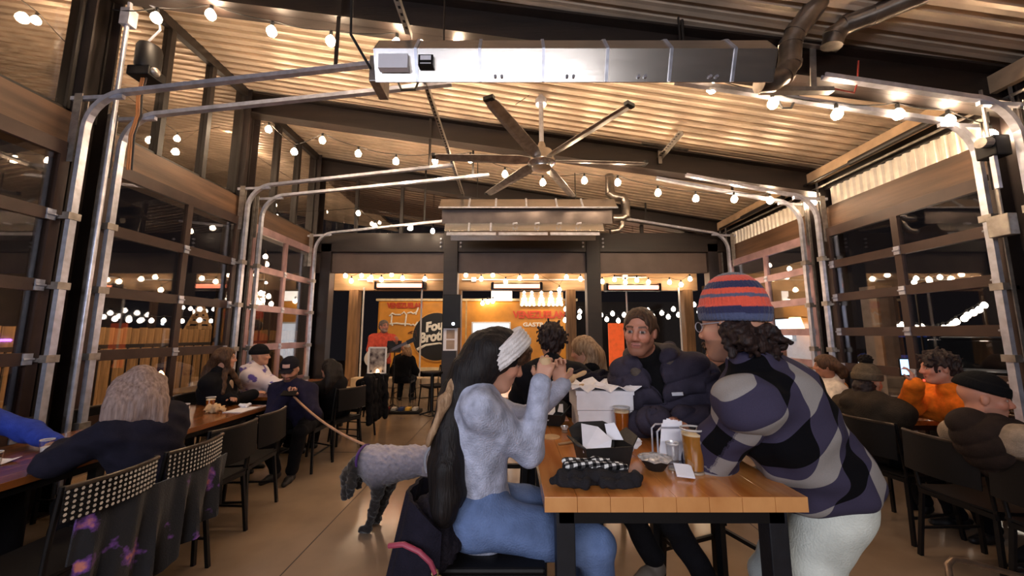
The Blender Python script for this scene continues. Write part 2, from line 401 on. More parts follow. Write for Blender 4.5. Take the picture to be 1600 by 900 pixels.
# ================================================================ door tracks, struts, conduits
def arc_track(y, x, side, zt, xe, slope, z_low=.3, rad=.36):
    """vertical run, quarter bend, then a run that climbs with the roof towards the middle of the hall"""
    s_ = -side; pts = [(x, y, z_low), (x, y, 1.2), (x, y, zt - rad)]
    for k in range(1, 9):
        a = R(90 * k / 8); pts.append((x + s_ * rad * (1 - math.cos(a)), y, zt - rad + rad * math.sin(a)))
    x1 = x + s_ * rad
    pts.append((xe, y, zt + abs(xe - x1) * slope)); return pts
def track(label, y, x, side, zt, xe, slope, hz=(), w=.05):
    pts = arc_track(y, x, side, zt, xe, slope)
    root = empty('door_track', (x, y, 0), label, 'track')
    # C-shaped channel section swept along the path
    q = MB(); P = [Vector(p) for p in pts]; prof = [(-.5, -.4), (.5, -.4), (.5, .4), (.28, .4), (.28, -.2), (-.28, -.2), (-.28, .4), (-.5, .4)]; v = []; k = len(prof)
    for i, p in enumerate(P):
        T = (P[min(i + 1, len(P) - 1)] - P[max(i - 1, 0)]).normalized(); u = Vector((0, 1, 0)); n_ = T.cross(u)
        for a_, c_ in prof: v.append(p + u * (a_ * w) + n_ * (c_ * w * -side))
    f = [(i * k + j_, i * k + (j_ + 1) % k, (i + 1) * k + (j_ + 1) % k, (i + 1) * k + j_) for i in range(len(P) - 1) for j_ in range(k)]
    q.add(v, f); q.build('channel', M['galv'], root)
    for z in (.7, 1.3, 1.9, 2.5):
        b = MB(); b.box((min(x, x + side * .13), y - .03, z - .025), (max(x, x + side * .13), y + .03, z + .005)); b.box((x - .03, y - .045, z - .03), (x + .03, y + .045, z + .03)); b.build('bracket', M['galv_dull'], root)
    # header arm and hanger angle at the bend
    zz = zt - .05; q = MB(); q.beam((x + side * .16, y, zz - .02), (x - side * .3, y, zz), .03, .035); q.build('arm', M['galv'], root)
    q = MB(); q.beam((x + side * .08, y - .02, zz - .62), (x + side * .08, y - .02, zz + .02), .07, .006); q.build('flag_plate', M['galv_dull'], root)
    for xh in hz:
        zz = zt + abs(xh - (x - side * .36)) * slope
        q = MB(); q.beam((xh, y, zz), (xh, y, roof_z(xh) - .03), .035, .006); q.build('hanger', M['steel_dark'], root)
    return root
track('galvanised track nearest on the left wall, running in to the near heater', 3.03, -3.78, -1, 3.66, -.95, .125, (-1.6,))
track('second track by the first left column, its end under the near heater', 3.33, -3.78, -1, 3.64, -.6, .115)
track('track in front of the second left column, ending at the long strut', 5.03, -3.78, -1, 3.64, -.86, .115, (-1.2,))
track('track behind the second left column, passing under the strut', 5.33, -3.78, -1, 3.6, -.35, .105, (-.6,))
track('farthest left track beside the corner of the end wall', 6.86, -3.78, -1, 3.45, -1.35, .11, (-1.7,))
track('near right track bending in above the orange jacket', 3.08, 4.15, 1, 3.42, 1.5, .165, (2.6,))
track('dark-lit track at the right edge of the hall under the first beam', 2.80, 4.15, 1, 3.44, 2.6, .165)
track('right track beyond the second right column under the fan bracket', 5.08, 4.15, 1, 3.42, 2.1, .2, (3.2,))
track('right track on the near side of the second right column', 4.80, 4.15, 1, 3.40, 2.4, .2)
track('farthest right track beside the end wall corner', 6.85, 4.15, 1, 3.45, 1.95, .17, (2.6,))
# long perforated struts that carry the track ends
def strut(label, a, b_, w=.055):
    root = empty('perforated_strut', a, label, 'strut'); a = Vector(a); b_ = Vector(b_); d = (b_ - a); n_ = int(d.length / .06)
    q = MB(); q.beam(a, b_, w, .006); q.beam(a + Vector((w / 2, 0, -.025)), b_ + Vector((w / 2, 0, -.025)), .006, w); q.build('angle', M['galv_dull'], root)
    q = MB()
    for i in range(1, n_):
        p = a + d * (i / n_); q.box((p.x - .012, p.y - .012, p.z - .0045), (p.x + .012, p.y + .012, p.z - .003))
    k = q.build('slot', M['black'], root); k['kind'] = 'stuff'
    return root
strut('perforated steel angle above the left end of the near heater', (-.86, 1.5, 4.0), (-.86, 2.75, 3.98))
strut('perforated steel angle running from the near beam past the left of the fan', (-.86, 3.0, 3.97), (-.86, 6.1, 3.93))
strut('short steel angle hanging above the right side track ends', (2.12, 4.3, 4.03), (2.12, 5.3, 4.03))
q = MB(); q.beam((2.12, 4.95, 3.92), (2.12, 4.95, 4.25), .05, .01); q.beam((1.85, 4.9, 4.2), (2.5, 4.9, 4.1), .06, .03); tag(q.build('track_hanger', M['galv_dull']), 'small steel hanger bracket under the second beam right of the fan', 'bracket')
# conduits, opener and wiring at the top of the first left column
q = MB(); q.tube([(-3.72, 3.18, .2), (-3.72, 3.18, 4.7)], .018, 8); q.box((-3.76, 3.14, 4.45), (-3.67, 3.22, 4.62)); tag(q.build('conduit', M['galv'], smooth=True), 'vertical grey conduit with a small box on the first left column', 'conduit')
root = empty('door_opener', (-3.66, 3.3, 4.05), 'black door operator housing high on the first left column', 'motor')
q = MB(); q.lathe([(.0, -.13), (.09, -.13), (.1, -.1), (.1, .1), (.09, .13), (0, .13)], (-3.62, 3.32, 4.22), 14); q.build('motor', M['black'], root, True)
q = MB(); q.box((-3.74, 3.24, 4.0), (-3.52, 3.42, 4.1)); q.build('housing', M['black'], root, bevel=.01)
q = MB(); q.ball((-3.52, 3.3, 4.06), .045, 10); q.build('drum', M['galv_dull'], root, True)
for cc, dx in (('b0703c', 0), ('b0703c', .02), ('1a1614', .045)):
    q = MB(); q.tube([(-3.64 + dx, 3.3, 4.0), (-3.66 + dx, 3.3, 3.8), (-3.63 + dx, 3.29, 3.6), (-3.68 + dx, 3.3, 3.4), (-3.66 + dx, 3.3, 3.05)], .008, 6); q.build('wire', mat('wire_' + cc, cc, .5), root, True)
q = MB(); q.tube([(-3.62, 3.3, 4.4), (-3.5, 3.28, 4.5), (-3.52, 3.25, 4.7), (-3.66, 3.22, 4.78)], .01, 6); q.build('hose', M['galv'], root, True)
root = empty('junction_box', (4.1, 2.94, 2.35), 'grey switch box on the first right column', 'switch')
q = MB(); q.box((4.02, 2.86, 2.3), (4.1, 3.0, 2.48)); q.build('cover', M['galv_dull'], root, bevel=.006)
q = MB(); q.tube([(4.07, 2.93, 2.48), (4.07, 2.93, 3.6)], .012, 6); q.build('conduit', M['galv_dull'], root)
root = empty('door_opener', (4.05, 2.9, 3.1), 'black door operator with a round drum on the first right column', 'motor')
q = MB(); q.box((4.02, 2.86, 2.98), (4.16, 3.0, 3.16)); q.build('housing', M['black'], root, bevel=.012)
q = MB(); q.tube([(3.95, 2.9, 3.1), (4.02, 2.9, 3.1)], .045, 12); q.build('drum', M['galv_dull'], root)
q = MB(); q.beam((4.04, 2.9, 2.7), (4.04, 2.9, 2.98), .03, .03); q.build('arm', M['galv'], root)
# torsion shafts over the right doors
for i, (y0, y1) in enumerate(((3.0, 4.9), (5.0, 7.0))):
    q = MB(); q.tube([(4.1, y0, 3.56), (4.1, y1, 3.56)], .016, 8); q.tube([(4.1, y0 + .3, 3.56), (4.1, y1 - .7, 3.56)], .035, 8)
    tag(q.build('spring_shaft', M['steel_dark'], smooth=True), 'dark torsion spring shaft above the %s right door' % ('near' if i == 0 else 'far'), 'shaft')
# ================================================================ overhead things
TAN, CTH, STH = 570., math.cos(R(7.2)), math.sin(R(7.2))
def at(x, y, Y):
    """photograph pixel -> the point of the hall at depth Y"""
    u = (x - 800) / TAN; v = (450 - y) / TAN; t = Y / (CTH - v * STH); return Vector((u * t, Y, 1.5 + (STH + v * CTH) * t))
def at_x(x, y, X):
    u = (x - 800) / TAN; v = (450 - y) / TAN; t = X / u; return Vector((X, (CTH - v * STH) * t, 1.5 + (STH + v * CTH) * t))
def heater(label, x0, x1, y, zb, lower=False, sc=1.):
    """suspended infra-red tube heater: polished hood with a top flap, clip straps, end caps and a burner tube below"""
    root = empty('tube_heater', ((x0 + x1) / 2, y, zb), label, 'heater', 'infrared tube heaters over the hall')
    pr = [(y + .08, zb + .02), (y + .0, zb + .235 * sc), (y + .10, zb + .39 * sc), (y + .36, zb + .57 * sc), (y + .50, zb + .55 * sc), (y + .47, zb + .40 * sc)]
    t = .008; inner = [(a + (t if a < y + .24 else -t), b - (t if 0 < i < 5 else 0)) for i, (a, b) in enumerate(pr)]
    q = MB(); v = [(x, a, b) for x in (x0, x1) for a, b in pr + inner[::-1]]; n = 12
    f = [(i, (i + 1) % n, n + (i + 1) % n, n + i) for i in range(n)]; q.add(v, f); q.build('hood', M['stainless'], root)
    for x in (x0, x1):
        q = MB(); q.add([(x + d, a, b) for d in (-.006, .006) for a, b in pr], [(5, 4, 3, 2, 1, 0), (6, 7, 8, 9, 10, 11)] + [(i, (i + 1) % 6, 6 + (i + 1) % 6, 6 + i) for i in range(6)]); q.build('end_cap', M['stainless'], root)
    k = 6
    for i in range(1, k + 1):
        x = x0 + (x1 - x0) * (i - .35) / (k + .3); q = MB()
        for a, b in zip(pr[:-1], pr[1:]): q.beam((x, a[0], a[1] + .0), (x, b[0], b[1]), .022, .018, up=(0, -(b[1] - a[1]), b[0] - a[0]))
        q.build('strap', M['galv'], root)
    q = MB(); q.tube([(x0 + .02, y + .27, zb + .30 * sc), (x1 - .02, y + .27, zb + .30 * sc)], .05, 12); q.build('burner_tube', M['flue'], root, True)
    for x in (x0 + .45, x1 - .55):
        q = MB(); q.tube([(x, y + .36, zb + .56 * sc), (x, y + .36, roof_z(x) - .02)], .009, 6); q.build('hanger_rod', M['steel_dark'], root)
    for i in range(4):
        x = x0 + (x1 - x0) * (.3 + .18 * i); q = MB()
        q.tube([(x, y + .08, zb + .05), (x, y + .05, zb + .05)], .012, 8); q.build('clip', M['galv'], root)
        q = MB(); q.tube([(x + .05, y + .08, zb + .05), (x + .05, y + .05, zb + .05)], .012, 8); q.build('clip', M['galv'], root)
    return root
h1 = heater('long polished steel tube heater nearest to the camera under the first beam', -1.04, 2.0, 2.5, 3.40)
q = MB(); q.box((-1.0, 2.49, 3.47), (-.78, 2.54, 3.585)); q.build('rating_label', mat('label_pale', 'e4e2e8', .5, 0, .02), h1)
q = MB(); q.box((-.70, 2.488, 3.49), (-.59, 2.54, 3.575), 0); q.box((-.685, 2.485, 3.53), (-.605, 2.489, 3.566), 1); q.box((-.685, 2.485, 3.50), (-.605, 2.489, 3.506), 1); q.build('warning_label', [M['black'], M['paper']], h1)
q = MB(); q.box((-1.12, 2.62, 3.46), (-1.04, 2.86, 3.68)); q.build('burner_box', M['galv_dull'], h1, bevel=.006)
h2 = empty('tube_heater', (.28, 5.8, 3.3), 'far double-deck tube heater hanging in front of the end beams', 'heater', 'infrared tube heaters over the hall')
def slab(x0, x1, a, b, nm, m, th=.012): q = MB(); q.beam((x0, (a[0] + b[0]) / 2, (a[1] + b[1]) / 2), (x1, (a[0] + b[0]) / 2, (a[1] + b[1]) / 2), th, math.hypot(b[0] - a[0], b[1] - a[1]), up=(0, b[0] - a[0], b[1] - a[1])); return q.build(nm, m, h2, bevel=.003)
slab(-1.19, 1.72, (5.74, 3.56), (5.90, 3.745), 'hood', M['stainless']); slab(-1.19, 1.72, (5.90, 3.745), (6.25, 3.74), 'hood_top', M['stainless']); slab(-1.19, 1.72, (6.25, 3.74), (6.42, 3.56), 'hood', M['stainless'])
slab(-1.2, 1.73, (5.725, 3.535), (5.745, 3.565), 'rim', M['galv'])
slab(-1.16, 1.66, (5.86, 3.31), (5.84, 3.56), 'side_reflector', mat('shaded_reflector', '4a423f', .35, .7, .15, 5)); slab(-1.16, 1.66, (6.30, 3.31), (6.32, 3.56), 'side_reflector', M['flue'])  # shade under the hood put into the near panel's dark colour
slab(-1.10, 1.50, (5.77, 3.165), (5.84, 3.31), 'lower_hood', M['stainless']); slab(-1.10, 1.50, (5.84, 3.31), (6.32, 3.31), 'lower_hood', M['stainless']); slab(-1.10, 1.50, (6.32, 3.31), (6.38, 3.165), 'lower_hood', M['stainless'])
for i in range(3): slab(-1.06 + i * .84, -.26 + i * .84, (5.74, 3.085), (5.77, 3.14), 'shield_panel', M['galv'])
for x in (-.72, -.28, .22, .72, 1.14): slab(x, x + .03, (5.73, 3.565), (5.89, 3.755), 'strap', M['galv'], .02)
for x in (-.72, -.36): slab(x, x + .03, (5.76, 3.165), (5.83, 3.315), 'strap', M['galv'], .02)
for x in (.02, .38, .74, 1.06): q = MB(); q.tube([(x, 5.78, 3.28), (x, 5.74, 3.28), (x + .06, 5.74, 3.29), (x + .06, 5.78, 3.29)], .014, 6); q.build('clip', M['galv'], h2)
q = MB(); q.tube([(-1.1, 6.08, 3.44), (1.6, 6.08, 3.44)], .05, 12); q.build('burner_tube', M['flue'], h2, True)
for x in (-.6, 1.1): q = MB(); q.tube([(x, 6.08, 3.73), (x, 6.08, roof_z(x) - .02)], .009, 6); q.build('hanger_rod', M['steel_dark'], h2)
def flue(label, pts, r, coll=()):
    root = empty('flue_pipe', pts[0], label, 'flue pipe')
    q = MB(); q.tube(pts, r, 16); q.build('pipe', M['flue'], root, True)
    for i in coll:
        a = Vector(pts[i]); d = (Vector(pts[min(i + 1, len(pts) - 1)]) - Vector(pts[i - 1])).normalized()
        q = MB(); q.tube([a - d * .018, a + d * .018], r * 1.07, 16); q.build('seam_collar', M['flue'], root, True)
    return root
flue('silver flue elbow rising from the right end of the near heater', [(2.0, 2.72, 3.52), (2.12, 2.72, 3.53), (2.2, 2.72, 3.58), (2.26, 2.72, 3.68), (2.28, 2.71, 3.86), (2.31, 2.68, 3.94), (2.42, 2.62, 4.09), (2.46, 2.6, 4.16)], .08, (2, 3, 4, 5))
flue('second silver flue piece by the roof right of the near heater', [(2.62, 2.72, 3.84), (2.64, 2.7, 3.93), (2.7, 2.66, 3.98), (2.86, 2.58, 4.0), (3.1, 2.44, 4.04)], .075, (1, 2, 3))
flue('silver flue with elbow at the right end of the far heater', [(1.7, 6.0, 3.45), (1.86, 6.0, 3.45), (1.93, 6.0, 3.5), (1.94, 6.0, 3.72), (1.9, 6.0, 3.82), (1.72, 6.0, 3.84), (1.68, 6.0, 3.9), (1.68, 6.0, 4.22)], .075, (1, 2, 3, 6))
q = MB(); q.tube([(1.66, 6.0, 3.22), (1.8, 6.0, 3.24), (1.86, 6.0, 3.32), (1.86, 6.0, 3.42)], .05, 12); tag(q.build('return_elbow', M['flue'], smooth=True), 'short bent pipe under the flue of the far heater', 'pipe')
# hanging bracket between the near heater and the beam
root = empty('beam_bracket', (2.55, 2.85, 3.6), 'galvanised bracket holding a pipe below the near beam', 'bracket')
q = MB(); q.beam((2.55, 2.85, 3.55), (2.6, 2.87, 3.95), .05, .01); q.beam((2.42, 2.85, 3.98), (2.8, 2.85, 3.92), .04, .012); q.build('hanger', M['galv_dull'], root)
q = MB(); q.box((2.1, 2.82, 3.52), (2.7, 2.88, 3.56)); q.build('rail', M['galv_dull'], root)
q = MB(); q.tube([(2.68, 2.83, 3.55), (2.86, 2.82, 3.5), (2.9, 2.82, 3.6), (2.94, 2.83, 3.8)], .007, 6); q.build('wire', mat('wire_red', '9a3a30', .5), root, True)
for lb, pts in (('black drooping cable loop from the roof to the left end of the near heater', [(-1.25, 2.7, 4.6), (-1.28, 2.6, 4.2), (-1.22, 2.5, 3.75), (-1.1, 2.6, 3.55)]), ('small cable loop hanging under the track right of the near heater', [(2.42, 3.1, 3.66), (2.47, 3.1, 3.55), (2.55, 3.1, 3.55), (2.6, 3.1, 3.65)]), ('small cable loop under the tracks left of the near heater', [(-1.1, 3.2, 3.92), (-1.05, 3.2, 3.8), (-.92, 3.2, 3.8), (-.88, 3.2, 3.92)])):
    q = MB(); q.tube(pts, .011, 6); tag(q.build('cable', M['rubber'], smooth=True), lb, 'cable')
q = MB(); q.tube([(1.5, 2.9, 4.25), (1.5, 2.9, 3.72)], .014, 8); q.tube([(1.5, 2.9, 3.78), (1.46, 2.84, 3.7)], .05, 8); tag(q.build('hanger_rod', M['steel_dark']), 'dark hanger rod above the right half of the near heater', 'rod')
# ---- ceiling fan
fx, fy, fz = .36, 4.2, 3.6
fan = empty('ceiling_fan', (fx, fy, fz), 'large six-bladed aluminium ceiling fan on a long downrod', 'fan')
q = MB(); q.tube([(fx, fy, fz + .05), (fx, fy, roof_z(fx))], .028, 12); q.build('downrod', M['galv'], fan, True)
q = MB(); q.lathe([(.035, .24), (.05, .2), (.06, .14), (.13, .12), (.15, .08), (.15, .02), (.17, .0), (.17, -.03), (.13, -.06), (.12, -.09), (.03, -.1)], (fx, fy, fz - .02), 28); q.build('motor_hub', M['stainless'], fan, True)
q = MB(); q.lathe([(.07, .0), (.07, .06), (.05, .09), (.03, .1)], (fx, fy, roof_z(fx) - .12), 16); q.build('canopy', M['galv'], fan, True)
for i in range(6):
    a = R(4 + 60 * i); d = Vector((math.cos(a), math.sin(a), 0)); n_ = Vector((-d.y, d.x, 0)); v = []
    for r_, w, tw in ((.14, .05, 18), (.3, .075, 16), (.75, .07, 12), (1.22, .06, 9), (1.28, .05, 9)):
        p = Vector((fx, fy, fz - .01)) + d * r_; t_ = n_ * math.cos(R(tw)) + Vector((0, 0, math.sin(R(tw))))
        up = Vector((0, 0, .012)); v += [p - t_ * w - up * .3, p - t_ * w * .3 - up, p + t_ * w - up * .3, p + t_ * w + up * .3, p + t_ * w * .2 + up, p - t_ * w + up * .3]
    f = [(k * 6 + j_, k * 6 + (j_ + 1) % 6, (k + 1) * 6 + (j_ + 1) % 6, (k + 1) * 6 + j_) for k in range(4) for j_ in range(6)] + [(5, 4, 3, 2, 1, 0), tuple(range(24, 30))]
    q = MB(); q.add(v, f); b = q.build('blade', M['galv_dull'], fan)
    q = MB(); p = Vector((fx, fy, fz)) + d * 1.30; q.beam(p - d * .03, p + d * .015, .1, .035); q.build('tip', M['black'], b)
for a in (35, 155, 275):
    q = MB(); q.tube([(fx, fy, fz + .95), (fx + .35 * math.cos(R(a)), fy + .35 * math.sin(R(a)), roof_z(fx) - .02)], .004, 5); q.build('guy_wire', M['steel_dark'], fan)

# ---- string lights: cable, sockets and bulbs
bm_ = MB(); bm_.lathe([(.012, .02), (.028, -.005), (.038, -.035), (.036, -.06), (.024, -.078), (.0, -.084)], n=10, cap0=True, cap1=False); BULB = None
def string_light(label, pts, ends=None, mkey='bulb', group=None, sc=1., sag=.05, poles=False):
    global BULB
    root = empty('string_light', pts[0], label, 'string light', group)
    P = [Vector(p) + Vector((0, 0, .07 * sc)) for p in pts]
    if ends: P = [Vector(ends[0])] + P + [Vector(ends[1])]
    c = []
    for a, b in zip(P[:-1], P[1:]):
        for i in range(4):
            t = i / 4; p = a.lerp(b, t); p.z -= sag * 4 * t * (1 - t) * .5; c.append(p)
    c.append(P[-1]); q = MB(); q.tube(c, .005, 5, cap=False); q.build('cable', M['rubber'], root)
    if poles:
        for e_ in (c[0], c[-1]): q = MB(); q.tube([(e_.x, e_.y, -.1), (e_.x, e_.y, e_.z + .05)], .02, 6); q.build('pole', M['steel_dark'], root)
    sm = bpy.data.meshes.get('socket_mesh_%.1f' % sc); bmh = bpy.data.meshes.get('bulb_mesh_%s_%.1f' % (mkey, sc))
    for p in pts:
        p = Vector(p)
        if sm is None:
            q = MB(); q.lathe([(.012 * sc, .06 * sc), (.016 * sc, .05 * sc), (.016 * sc, .012 * sc)], n=8); o = q.build('socket', M['rubber'], root); sm = o.data; sm.name = 'socket_mesh_%.1f' % sc
        else: o = bpy.data.objects.new('socket', sm); COL.objects.link(o); o.parent = root
        o.location = p - Vector(root.location)
        if bmh is None:
            q = MB(); q.lathe([(.012 * sc, .014 * sc), (.028 * sc, -.005 * sc), (.042 * sc, -.032 * sc), (.042 * sc, -.055 * sc), (.028 * sc, -.08 * sc), (.004 * sc, -.09 * sc)], n=10); o = q.build('bulb', M[mkey], root, True); bmh = o.data; bmh.name = 'bulb_mesh_%s_%.1f' % (mkey, sc)
        else: o = bpy.data.objects.new('bulb', bmh); COL.objects.link(o); o.parent = root
        o.location = p - Vector(root.location)
    return root
row = [at(x, y, 3.12) for x, y in ((245, 22), (330, 17), (425, 43), (517, 58), (620, 62), (715, 62))]
row += [Vector((.35, 3.12, 4.12)), Vector((1.2, 3.12, 3.95)), Vector((1.85, 3.12, 3.8))] + [at(x, y, 3.05) for x, y in ((1207, 155), (1307, 172), (1403, 172), (1482, 182), (1547, 205))]  # three middle bulbs are assumed, unseen behind the near heater
string_light('warm string of globe bulbs along the first beam above the near heater', row, ((-3.85, 3.15, 4.6), (4.2, 3.0, 3.45)))
row = [at(x, y, 5.0) for x, y in ((420, 198), (460, 233), (504, 215), (560, 236), (619, 248), (680, 247), (735, 245), (789, 268), (848, 281), (913, 278), (965, 281), (1028, 297), (1087, 306), (1147, 307), (1203, 309), (1270, 312))]
string_light('warm string of globe bulbs along the second beam behind the fan', row, ((-3.85, 5.1, 4.6), (4.2, 4.95, 3.55)))
string_light('warm string of bulbs high in the dark end bay left of the far heater', [at(x, y, 6.9) for x, y in ((429, 317), (433, 336), (560, 330), (586, 350), (642, 353), (676, 358))], None, 'bulb_far')
string_light('outer row of bulbs added to light the left porch roof', [Vector((-6.6, 2.2 + 1.05 * i, 4.75)) for i in range(8)], ((-6.6, 1.6, 5.60), (-6.6, 10.2, 5.60)), 'bulb', sag=.1)  # second porch row, added to brighten the porch ceiling
string_light('bulbs under the left porch roof outside the clerestory', [at_x(x, y, -5.6) for x, y in ((57, 27), (150, 120), (277, 213), (357, 200), (395, 245))], ((-5.6, 2.0, 5.47), (-5.6, 9.5, 5.47)), 'bulb')
for nm, xs, lb in (('l', ((540, 428), (549, 436), (565, 428), (580, 431), (596, 434), (612, 426), (629, 432), (664, 433)), 'left'), ('m', ((728, 427), (752, 433), (770, 427), (790, 437), (812, 432), (838, 430), (874, 450), (885, 430), (907, 433)), 'middle'), ('r', ((941, 437), (960, 434), (977, 438), (995, 435), (1013, 438), (1046, 438), (1064, 442), (1078, 433)), 'right')):
    string_light('porch string of warm bulbs on the fascia seen through the %s end bay' % lb, [at(x, y, 9.3) for x, y in xs], None, 'bulb_far', sc=1.2)
string_light('loose string of white bulbs in the yard right of the far post', [at(x, y, 11.3) for x, y in ((886, 471), (906, 484), (939, 489), (948, 496), (957, 487), (966, 498), (975, 489), (984, 497), (992, 486), (1004, 494), (1012, 482), (1020, 491), (1034, 486), (1044, 492), (1052, 480), (1060, 489), (1084, 473), (1092, 484))], None, 'bulb_white', sc=1.5, poles=True)
string_light('second yard string of white bulbs hanging by the truck corner', [at(x, y, 11.0) for x, y in ((884, 480), (883, 497), (905, 492), (925, 486))], None, 'bulb_white', sc=1.5, poles=True)
string_light('row of small bulbs above the board fence outside on the left', [at_x(x, y, -7.6) for x, y in ((155, 494), (180, 495), (202, 497), (219, 498), (237, 498), (256, 498), (285, 499), (330, 499), (344, 494))], None, 'bulb_white', sc=1., poles=True)
string_light('far descending row of small bulbs behind the slatted pyramid', [at_x(x, y, -9.2) for x, y in ((286, 478), (298, 480), (310, 482), (322, 484), (334, 481), (342, 482), (352, 484), (412, 468), (416, 440))], None, 'bulb_white', sc=1.1, poles=True)
string_light('bright bulbs on the left porch edge seen through the third left door', [at_x(x, y, -6.0) for x, y in ((415, 398), (417, 410), (408, 455), (420, 460), (404, 470), (424, 472))], None, 'bulb_far', sc=1.2, poles=True)
string_light('long sagging row of bulbs over the parking lot outside on the right', [at_x(x, y, 9.5) for x, y in ((1389, 504), (1402, 508), (1409, 504), (1418, 510), (1432, 509), (1440, 507), (1441, 513), (1450, 514), (1460, 513), (1466, 511), (1474, 509), (1482, 508), (1488, 503), (1494, 499), (1506, 494), (1511, 489), (1520, 485), (1529, 480), (1537, 473))], None, 'bulb_white', sc=1.3, poles=True)
string_light('short upper row of bulbs outside the near right door', [at_x(x, y, 8.5) for x, y in ((1428, 438), (1431, 432), (1452, 436), (1468, 430), (1484, 436), (1561, 455))], None, 'bulb_white', sc=1., poles=True)
string_light('few bulbs outside the far right door', [at_x(x, y, 7.0) for x, y in ((1202, 412), (1233, 417), (1258, 416))], None, 'bulb_white', sc=1.2, poles=True)
# ---- radiant heaters on the porch fascia
for i, (xa, xb, y, lb) in enumerate(((588, 662, 446, 'left'), (770, 845, 447, 'middle'), (948, 1030, 449, 'right'))):
    a = at(xa, y, 9.35); b = at(xb, y, 9.35); root = empty('radiant_heater', (a + b) / 2, 'glowing red radiant heater on the porch fascia in the %s bay' % lb, 'heater', 'radiant heaters on the porch')
    q = MB(); q.box((a.x - .05, 9.36, a.z - .09), (b.x + .05, 9.5, a.z + .09)); q.build('reflector', M['steel_dark'], root, bevel=.01)
    q = MB(); q.tube([a, Vector((b.x, a.y, a.z))], .055, 10); q.build('element', M['element'], root)
    for x in (a.x, b.x): k = MB(); k.box((x - .03, 9.28, a.z - .1), (x + .03, 9.5, a.z + .1)); k.build('end_cap', M['steel_dark'], root)
for i, (xa, xb, y) in enumerate(((560, 700, 437), (722, 915, 437), (958, 1010, 433))):
    a = at(xa, y, 9.5); b = at(xb, y, 9.5); q = MB(); q.tube([a, b], .018, 8); q.box((a.x + .25, 9.45, a.z - .06), (a.x + .37, 9.56, a.z + .06))
    tag(q.build('conduit', M['white']), 'white conduit with a box on the porch fascia, %s bay' % ('left', 'middle', 'right')[i], 'conduit')
# ================================================================ outside: truck, fence, cars, annex
TRK = mat('truck_orange', 'd8902c', .45, 0, .12, 2.5)
tr = empty('food_truck', (-1.2, 13, 0), 'orange food truck with white script lettering behind the end wall', 'food truck')
q = MB(); q.box((-4.5, 12.2, .34), (2.15, 14.4, 2.62)); q.build('body', TRK, tr, bevel=.08)
q = MB(); q.box((-4.55, 12.16, 2.60), (2.2, 14.44, 2.68)); q.build('roof_edge', mat('truck_edge', 'e6cfa4', .5), tr, bevel=.01)
q = MB(); q.box((-4.52, 12.17, .30), (2.17, 12.22, .42)); q.build('skirt', mat('truck_skirt', 'e0c9a0', .5), tr)
q = MB(); q.box((-1.55, 12.17, .42), (-1.5, 12.205, 2.6)); q.build('body_seam', mat('truck_seam', 'c9a56a', .5), tr)
for x in (-3.6, 1.2):
    q = MB(); q.tube([(x, 12.25, .36), (x, 12.5, .36)], .38, 20); w_ = q.build('wheel', M['rubber'], tr); q = MB(); q.tube([(x, 12.22, .36), (x, 12.3, .36)], .18, 14); q.build('rim', M['galv_dull'], w_)
a = at(737, 503, 12.15); b = at(798, 572, 12.15)
q = MB(); q.box((a.x, 12.12, b.z), (b.x, 12.2, a.z)); wf = q.build('serving_hatch', M['white'], tr, bevel=.01)
q = MB(); q.box((a.x + .06, 12.10, b.z + .06), (b.x - .06, 12.13, a.z - .06)); q.build('lit_panel', mat('hatch_light', 'dfe6f4', .5, emit=(.85, .9, 1.), estr=.75), wf)
q = MB(); q.box((a.x - .05, 11.85, b.z - .05), (b.x + .05, 12.15, b.z)); q.build('counter', M['galv_dull'], wf)
RX = (R(90), 0, 0)
RED = mat('sign_red', 'c8411c', .5); WHT = mat('sign_white', 'f2e6d6', .5, emit=None)
def on_truck(txt, px, py, hpx, m, name='lettering', shear=0, sx=1., bold=.0, al='LEFT'):
    p = at(px, py, 12.16); return text_mesh(txt, name, m, tr, (p.x, 12.165, p.z), RX, hpx / 570 * 12.4 * 1.38, sx, .012, bold, shear, al)
on_truck('VENEZUELAN', 605, 481, 8, RED, sx=.80, bold=.012)
q = MB(); a = at(800, 485, 12.17); b = at(880, 500, 12.17)
on_truck('VENEZUELAN', 802, 497, 11, RED, sx=.86, bold=.014)
on_truck('GASTRO', 817, 510, 6, WHT, sx=1.25, bold=.006)
def stroke(pts, w, m=WHT):
    q = MB(); P = [Vector((at(x, y, 12.16).x, 12.165, at(x, y, 12.16).z)) for x, y in pts]; q.tube(P, w, 6); return q.build('script_stroke', m, tr)
cx = lambda x, y: (590 + x * 130 / 1170, 460 + y * 100 / 900)
for pts in (((165, 305), (205, 265), (250, 285), (330, 285)), ((200, 290), (192, 400), (210, 440)), ((170, 415), (270, 405), (330, 415), (400, 415)), ((340, 275), (370, 245), (405, 285), (390, 400), (385, 445)), ((420, 265), (470, 250), (500, 270), (545, 250), (575, 180)), ((545, 250), (535, 285)), ((405, 415), (450, 420), (470, 435), (500, 420), (520, 440), (545, 415), (565, 385))):
    stroke([cx(*p) for p in pts], .028)
for pts in (((430, 545), (480, 520), (540, 510)), ((460, 540), (500, 550), (535, 535)), ((540, 510), (545, 590))): stroke([cx(*p) for p in pts], .018, mat('script_brown', '6b3a1a', .6))
c_ = at(682, 526, 12.15); q = MB(); q.lathe([(0, 0), (.78, 0), (.78, .02), (0, .02)], n=48, mtx=Matrix.Translation((c_.x, 12.17, c_.z)) @ Matrix.Rotation(R(90), 4, 'X'), cap0=False, cap1=False); dk = q.build('round_logo', mat('logo_black', '14110f', .5), tr)
q = MB()
